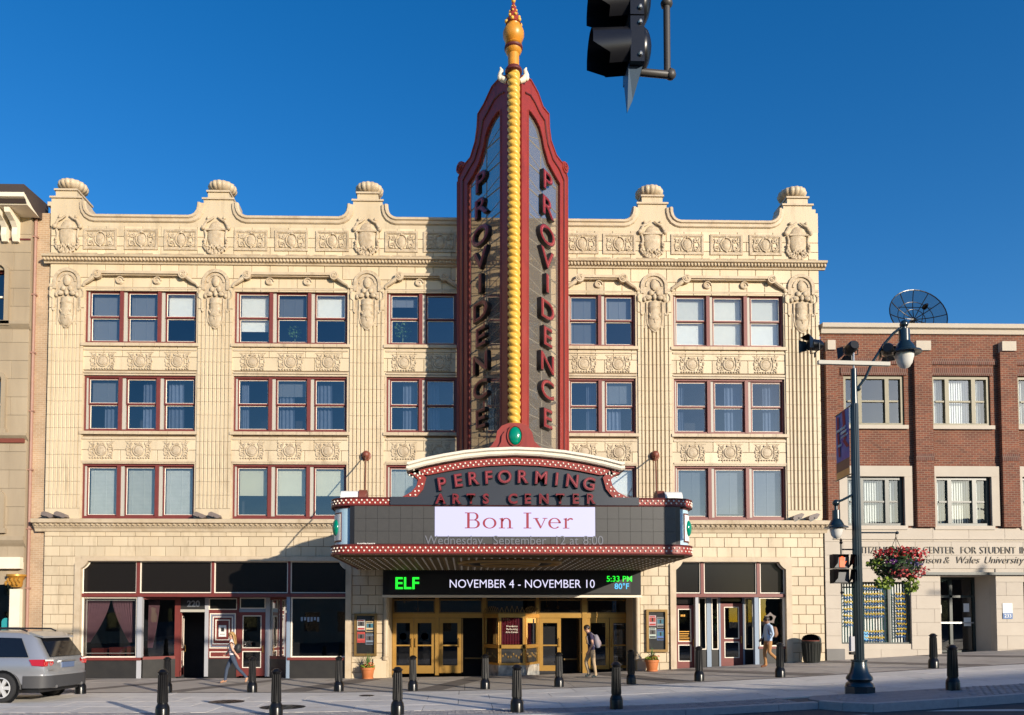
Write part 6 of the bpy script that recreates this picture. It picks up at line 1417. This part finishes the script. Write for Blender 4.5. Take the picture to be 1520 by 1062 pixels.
for s in (-1, 1):
    for pts in ([(-.62,1.13),(.35,1.13),(.35,1.62),(-.33,1.60)], [(.45,1.13),(1.25,1.13),(1.25,1.64),(.45,1.64)], [(1.33,1.13),(2.2,1.13),(1.85,1.55),(1.33,1.64)]):
        b = MB(); q = [side_pt(x, z, s) for x, z in pts]; b.add(q, [(0,1,2,3)]); cpart(b, 'side_window', 'car_glass')
b = MB(); b.add([(-1.035,.70,1.135),(-1.035,-.70,1.135),(-.72,-.60,1.60),(-.72,.60,1.60)], [(0,1,2,3)]); cpart(b, 'rear_window', 'car_glass')
b = MB(); b.prism([(-.82,1.60),(-.80,1.645),(-.45,1.75),(-.45,1.68)], -.66, .66); cpart(b, 'roof_spoiler', 'car_silver', 40)
for s in (-1, 1):
    b = MB(); b.tube([(-.35,s*.60,1.77),(-.2,s*.62,1.83),(1.6,s*.62,1.85),(1.8,s*.60,1.78)], .022, 8); cpart(b, 'roof_rail', 'plastic_black', 40)
b = MB()
out = [(-1.12,0),(-1.12,.62),(-1.06,.84),(-.92,.975),(-.52,1.005),(-.52,.9),(-.9,.85)]; ring_ = [(x, y) for x, y in out]+[(x, -y) for x, y in out[::-1][:-1]]
b.prismz(ring_, .36, .66); cpart(b, 'rear_bumper', 'bumper_dark', 40)
b = MB(); b.prismz([(x*1.004, y*.98) for x, y in ring_], .662, .70); cpart(b, 'bumper_lip', 'car_silver', 40)
for s in (-1, 1):
    b = MB(); b.add([(-1.045,s*.56,.90),(-1.0,s*.93,.90),(-.74,s*.992,.92),(-.66,s*.985,1.07),(-.98,s*.90,1.07),(-1.02,s*.58,1.05)], [(0,1,4,5),(1,2,3,4)]); b.v = [(x-.015, y+s*.012, z) for x, y, z in b.v]; o = cpart(b, 'tail_light', 'tail_red', 30)
    b = MB(); b.add([(-1.05,s*.60,1.02),(-1.02,s*.90,1.03),(-1.01,s*.90,1.07),(-1.04,s*.60,1.055)], [(0,1,2,3)]); b.v = [(x-.02, y+s*.01, z) for x, y, z in b.v]; link('reversing_light', b.mesh('reversing_light', 'white_paint'), o, world=False)
    for k in (0, 1):
        b = MB(); b.tube([(-1.06+.04*k, s*(.70+.16*k)+.05*math.cos(a*.6283), .965+.05*math.sin(a*.6283)) for a in range(11)], .01, 5); link('lamp_ring', b.mesh('lamp_ring', 'petal_pink'), o, world=False)
b = MB(); b.box(-1.085, -1.05, -.26, .26, .84, .98); cpart(b, 'number_plate', 'plate_blue'); b = MB(); b.box(-1.09, -1.03, -.32, .32, .99, 1.03); cpart(b, 'tailgate_trim', 'steel'); b = MB(); b.box(-1.075, -1.055, .60, .80, .78, .81); cpart(b, 'tailgate_badge', 'steel')
for s in (-1, 1): b = MB(); b.lathe([(.04,0),(.04,.2)], (0,0,0), 10); b.v = [(-1.13+z, s*.55+x, .38+y) for x, y, z in b.v]; cpart(b, 'exhaust_pipe', 'steel', 40)
b = MB(); b.box(-.85, 3.6, -.85, .85, .24, .42); cpart(b, 'underbody', 'plastic_black')
for x in (0, 3.02):
    for s in (-1, 1):
        b = MB(); b.lathe([(.30,-.05),(.46,-.05),(.47,.02),(.45,.03)], (0,0,0), 28, a0=R(-5), a1=R(185)); b.v = [(x+X_, s*(.965+Z_), .37+Y_) for X_, Y_, Z_ in b.v]; cpart(b, 'wheel_arch', 'bumper_dark', 40)
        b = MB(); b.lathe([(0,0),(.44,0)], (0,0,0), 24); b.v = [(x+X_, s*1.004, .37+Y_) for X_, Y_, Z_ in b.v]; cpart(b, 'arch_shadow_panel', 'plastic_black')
        w_ = MB(); w_.lathe([(.245,-.11),(.33,-.12),(.368,-.09),(.37,.07),(.35,.11),(.30,.125),(.245,.115)], (0,0,0), 28, cap=False); w_.v = [(x+X_, s*(.945+Z_), .37+Y_) for X_, Y_, Z_ in w_.v]; wo_ = cpart(w_, 'wheel', 'tyre', 40)
        r_ = MB(); r_.lathe([(.25,-.1),(.255,.115),(.235,.12),(.225,.08)], (0,0,0), 28, cap=False); r_.lathe([(.0,.105),(.055,.105),(.06,.07)], (0,0,0), 12)
        for k in range(6):
            a = 2*math.pi*k/6; c_, s_ = math.cos(a), math.sin(a)
            r_.add([(u*c_-v*s_, u*s_+v*c_, zz_) for u, v, zz_ in ((.05,-.035,.10),(.05,.035,.10),(.24,.05,.10),(.24,-.05,.10),(.05,-.035,.05),(.05,.035,.05),(.24,.05,.06),(.24,-.05,.06))], [(0,1,2,3),(0,3,7,4),(1,5,6,2)])
        r_.v = [(x+X_, s*(.955+Z_), .37+Y_) for X_, Y_, Z_ in r_.v]; link('rim', r_.mesh('rim', 'rim_alloy', 40), wo_, world=False)
# ------------------------------------------------------------------ people
def person(label, loc, H, J, cols, skirt=None):
    """J: joints (x, y, z) on a 1.72 m figure walking towards -x; bones carry a cloth label."""
    t = thing('person', label, 'person', loc); S = H/1.72
    V, E, RR, L = [], [], [], []
    def add(p, r): V.append(Vector(p)*S); RR.append(r*S); return len(V)-1
    def bone(a, b_, lab): E.append((a, b_)); L.append(lab)
    pel = add(J['pelvis'], .125); sp = add(J['spine'], .12); ch = add(J['chest'], .135); nk = add(J['neck'], .055); hd = add(J['head'], .088); top = add(J['top'], .075)
    bone(pel, sp, 'shirt'); bone(sp, ch, 'shirt'); bone(ch, nk, 'shirt'); bone(nk, hd, 'skin'); bone(hd, top, 'skin')
    fc = Vector(J['head']); ns = add(fc+Vector((-.085, 0, -.01)), .022); bone(hd, ns, 'skin')
    for s, k in ((-1, 'n'), (1, 'f')):      # near side is -y
        sh = add(J['sh'+k], .062); el = add(J['el'+k], .043); wr = add(J['wr'+k], .03)
        bone(ch, sh, 'shirt'); up = cols.get('sleeve', 'skin'); m = add((Vector(J['sh'+k])*.45+Vector(J['el'+k])*.55), .05)
        bone(sh, m, 'shirt' if up != 'none' else 'skin'); bone(m, el, 'shirt' if up == 'long' else 'skin'); bone(el, wr, 'shirt' if up == 'long' else 'skin')
        d = (Vector(J['wr'+k])-Vector(J['el'+k])).normalized(); side = Vector((d.z, 0, -d.x)).normalized()
        pm_ = add(Vector(J['wr'+k])+d*.07, .032); bone(wr, pm_, 'skin')
        for q, (o_, l_) in enumerate(((-.028,.075), (-.009,.085), (.010,.08), (.028,.06))):
            f1 = add(Vector(J['wr'+k])+d*(.07+l_*.55)+side*o_, .009); f2 = add(Vector(J['wr'+k])+d*(.07+l_*.95)+side*o_+Vector((-.012, 0, 0)), .008); bone(pm_, f1, 'skin'); bone(f1, f2, 'skin')
        t1 = add(Vector(J['wr'+k])+d*.05-side*.045, .01); bone(wr, t1, 'skin')
        hp = add(J['hp'+k], .095); kn = add(J['kn'+k], .06); an = add(J['an'+k], .042); to = add(J['to'+k], .035)
        md = add(Vector(J['hp'+k])*.5+Vector(J['kn'+k])*.5, .082); cf = add(Vector(J['kn'+k])*.6+Vector(J['an'+k])*.4, .058)
        he = add(Vector(J['an'+k])+(Vector(J['an'+k])-Vector(J['to'+k])).normalized()*.045+Vector((0, 0, -.03)), .036)
        bone(pel, hp, 'pants'); bone(hp, md, 'pants'); bone(md, kn, 'pants'); bone(kn, cf, 'pants'); bone(cf, an, 'pants' if cols.get('legs', 'long') == 'long' else 'skin'); bone(an, to, 'shoe'); bone(an, he, 'shoe')
    me = bpy.data.meshes.new('body'); me.from_pydata(V, E, []); o = bpy.data.objects.new('body_src', me); col.objects.link(o)
    md_ = o.modifiers.new('skin', 'SKIN'); md_.use_smooth_shade = True
    for i, sv in enumerate(me.skin_vertices[0].data): sv.radius = (RR[i], RR[i]); sv.use_root = (i == 0)
    ss = o.modifiers.new('sub', 'SUBSURF'); ss.levels = ss.render_levels = 2
    bpy.context.view_layer.update(); m2 = bpy.data.meshes.new_from_object(o.evaluated_get(bpy.context.evaluated_depsgraph_get())); bpy.data.objects.remove(o)
    names = ['shirt', 'skin', 'pants', 'shoe']; m2.materials.clear()
    for nme in names: m2.materials.append(MAT[cols[nme]])
    hem = J['pelvis'][2]*S+cols.get('hem', .02)*S
    for p in m2.polygons:
        c = p.center; best, bl = 1e9, 'shirt'
        for (i, j), lb in zip(E, L):
            a, d = V[i], V[j]-V[i]; u = max(0, min(1, (c-a).dot(d)/max(d.length_squared, 1e-9))); dist = (c-(a+d*u)).length-(RR[i]+(RR[j]-RR[i])*u)
            if dist < best: best, bl = dist, lb
        if bl == 'shirt' and c.z < hem and abs(c.y) < .25*S: bl = 'pants'
        elif bl == 'pants' and c.z > hem: bl = 'shirt'
        p.material_index = names.index(bl); p.use_smooth = True
    body = link('body', m2, t, world=False)
    h = Vector(J['head'])*S
    b = MB()
    for s in (-1, 1): b.ball((h.x-.072*S, s*.034*S, h.z+.018*S), .012*S, .014*S, .009*S, 6, 4); b.ball((h.x+.01*S, s*.088*S, h.z), .02*S, .012*S, .03*S, 6, 4, 1)
    b.box(h.x-.092*S, h.x-.06*S, -.022*S, .022*S, h.z-.052*S, h.z-.045*S, 2); link('face_feature', b.mesh('face_feature', ['black_paint', cols['skin'], 'lip'], 60), t, world=False)
    hr = MB(); hr.ball((h.x+.02*S, 0, h.z+.045*S), .105*S, .098*S, .095*S, 14, 10)
    if cols.get('long_hair'):
        for k in range(16):
            y = (-.085+.17*k/15)*S; hr.tube([(h.x+.03*S, y, h.z+.09*S), (h.x+.11*S, y*1.1, h.z+.0), (h.x+.13*S, y*1.1, h.z-.14*S), (h.x+.16*S+.01*(k % 3), y*.9, h.z-.30*S-.02*(k % 4))], [.03*S,.03*S,.026*S,.01*S], 6)
    link('hair', hr.mesh('hair', cols['hair'], 60), t, world=False)
    return t, S
G = lambda **k: k
J1 = G(pelvis=(0,0,.92), spine=(-.02,0,1.1), chest=(-.04,0,1.32), neck=(-.05,0,1.46), head=(-.07,0,1.58), top=(-.05,0,1.66),
       shn=(-.03,-.17,1.38), eln=(.05,-.21,1.12), wrn=(.19,-.19,.93), shf=(-.03,.17,1.38), elf=(-.12,.2,1.14), wrf=(-.26,.18,1.0),
       hpn=(0,-.09,.9), knn=(.18,-.09,.52), ann=(.50,-.09,.20), ton=(.44,-.09,.05), hpf=(-.02,.09,.9), knf=(-.22,.09,.50), anf=(-.28,.09,.09), tof=(-.44,.09,.035))
mat('skin_light', (.55,.30,.20), .5); mat('skin_tan', (.42,.22,.14), .5); mat('skin_brown', (.20,.10,.06), .5); mat('lip', (.35,.10,.09), .5)
mat('top_white', (.72,.68,.68), .8, (.66,.60,.62), 30, .8, bump=.1); mat('jeans', (.035,.05,.085), .85, (.05,.07,.11), 12, .8); mat('shoe_tan', (.50,.27,.16), .6); mat('hair_blond', (.45,.27,.10), .5, (.32,.18,.06), 25, .8)
mat('tee_navy', (.028,.022,.06), .85); mat('khaki', (.42,.31,.19), .85, (.36,.26,.16), 10, .8); mat('shoe_dark', (.03,.045,.05), .6); mat('hair_dark', (.018,.012,.009), .5)
mat('shirt_blue', (.42,.52,.66), .8, (.36,.46,.6), 10, .8); mat('chino_tan', (.38,.19,.07), .85, (.32,.155,.055), 10, .8); mat('shoe_brown', (.17,.06,.02), .5)
mat('bag_black', (.015,.014,.016), .6); mat('bag_grey', (.16,.20,.28), .7, (.30,.20,.18), 6, .6); mat('bag_brown', (.22,.11,.06), .7)
W1, S1 = person('blonde woman in white top and dark jeans striding past the left shop', (-7.12,-2.2,.0), 1.60, J1, dict(shirt='top_white', skin='skin_light', pants='jeans', shoe='shoe_tan', hair='hair_blond', sleeve='none', long_hair=True, hem=.03))
J2 = G(pelvis=(0,0,.93), spine=(-.01,0,1.1), chest=(-.05,0,1.33), neck=(-.11,0,1.47), head=(-.16,0,1.58), top=(-.14,0,1.67),
       shn=(-.04,-.19,1.39), eln=(.0,-.23,1.1), wrn=(-.12,-.2,.88), shf=(-.04,.19,1.39), elf=(.03,.22,1.1), wrf=(-.03,.2,.86),
       hpn=(.01,-.1,.9), knn=(.06,-.1,.5), ann=(.13,-.1,.09), ton=(-.02,-.1,.035), hpf=(0,.1,.9), knf=(-.17,.1,.52), anf=(-.05,.1,.12), tof=(-.19,.1,.04))
W2, S2 = person('young man in navy T-shirt and khaki trousers with backpack before the doors', (3.94,-2.1,.15), 1.66, J2, dict(shirt='tee_navy', skin='skin_tan', pants='khaki', shoe='shoe_dark', hair='hair_dark', sleeve='short', hem=-.03))
J3 = G(pelvis=(0,0,.93), spine=(-.02,0,1.12), chest=(-.02,0,1.34), neck=(-.03,0,1.48), head=(-.08,0,1.59), top=(-.07,0,1.68),
       shn=(.01,-.2,1.39), eln=(.06,-.24,1.12), wrn=(-.05,-.22,.92), shf=(-.01,.2,1.39), elf=(-.05,.24,1.12), wrf=(-.16,.2,.98),
       hpn=(.0,-.1,.9), knn=(-.02,-.1,.53), ann=(.30,-.1,.24), ton=(.27,-.1,.07), hpf=(-.02,.1,.9), knf=(-.1,.1,.5), anf=(-.06,.1,.09), tof=(-.24,.1,.04))
W3, S3 = person('man in pale blue shirt and tan trousers walking past the right shop', (9.66,-1.7,gz(9.66)), 1.64, J3, dict(shirt='shirt_blue', skin='skin_brown', pants='chino_tan', shoe='shoe_brown', hair='hair_dark', sleeve='long', hem=-.02))
def pack(label, nm, P, S, J, m, w_=.15, h_=.22, d_=.1, tilt=0.0):
    c = Vector(J)*S+Vector(P); t = thing(nm, label, 'bag', tuple(c-Vector((0,0,h_))))
    b = MB(); b.ball((0,0,0), d_, w_, h_, 14, 10); b.v = [(x, y, max(-h_*.8, min(h_*.85, z))) for x, y, z in b.v]; b.xf(Matrix.Translation(c) @ Matrix.Rotation(tilt, 4, 'Y')); b.build('bag_body', m, t, 50)
    b = MB(); b.ball((d_*.75,0,-h_*.25), d_*.45, w_*.7, h_*.45, 10, 8); b.xf(Matrix.Translation(c) @ Matrix.Rotation(tilt, 4, 'Y')); b.build('front_pocket', m, t, 50)
    b = MB()
    for s in (-1, 1): b.tube([c+Vector((-d_*.6, s*.10, h_*.7)), c+Vector((-d_*1.6, s*.12, h_*1.05)), c+Vector((-d_*2.9, s*.13, h_*.55)), c+Vector((-d_*2.6, s*.14, -h_*.3)), c+Vector((-d_*.7, s*.12, -h_*.6))], .014, 6)
    b.build('strap', m, t); return t
pack('black shoulder bag carried behind the blonde woman', 'shoulder_bag', (-7.12,-2.2,0), S1, (.20,-.12,1.16), 'bag_black', .12, .18, .10, R(12))
pack('grey and blue backpack worn by the young man in navy', 'backpack', (3.94,-2.1,.15), S2, (.17,0,1.18), 'bag_grey', .15, .25, .11, R(-12))
pack('brown backpack worn by the man in pale blue', 'backpack', (9.66,-1.7,gz(9.66)), S3, (.20,0,1.2), 'bag_brown', .14, .2, .09)
flush_text()
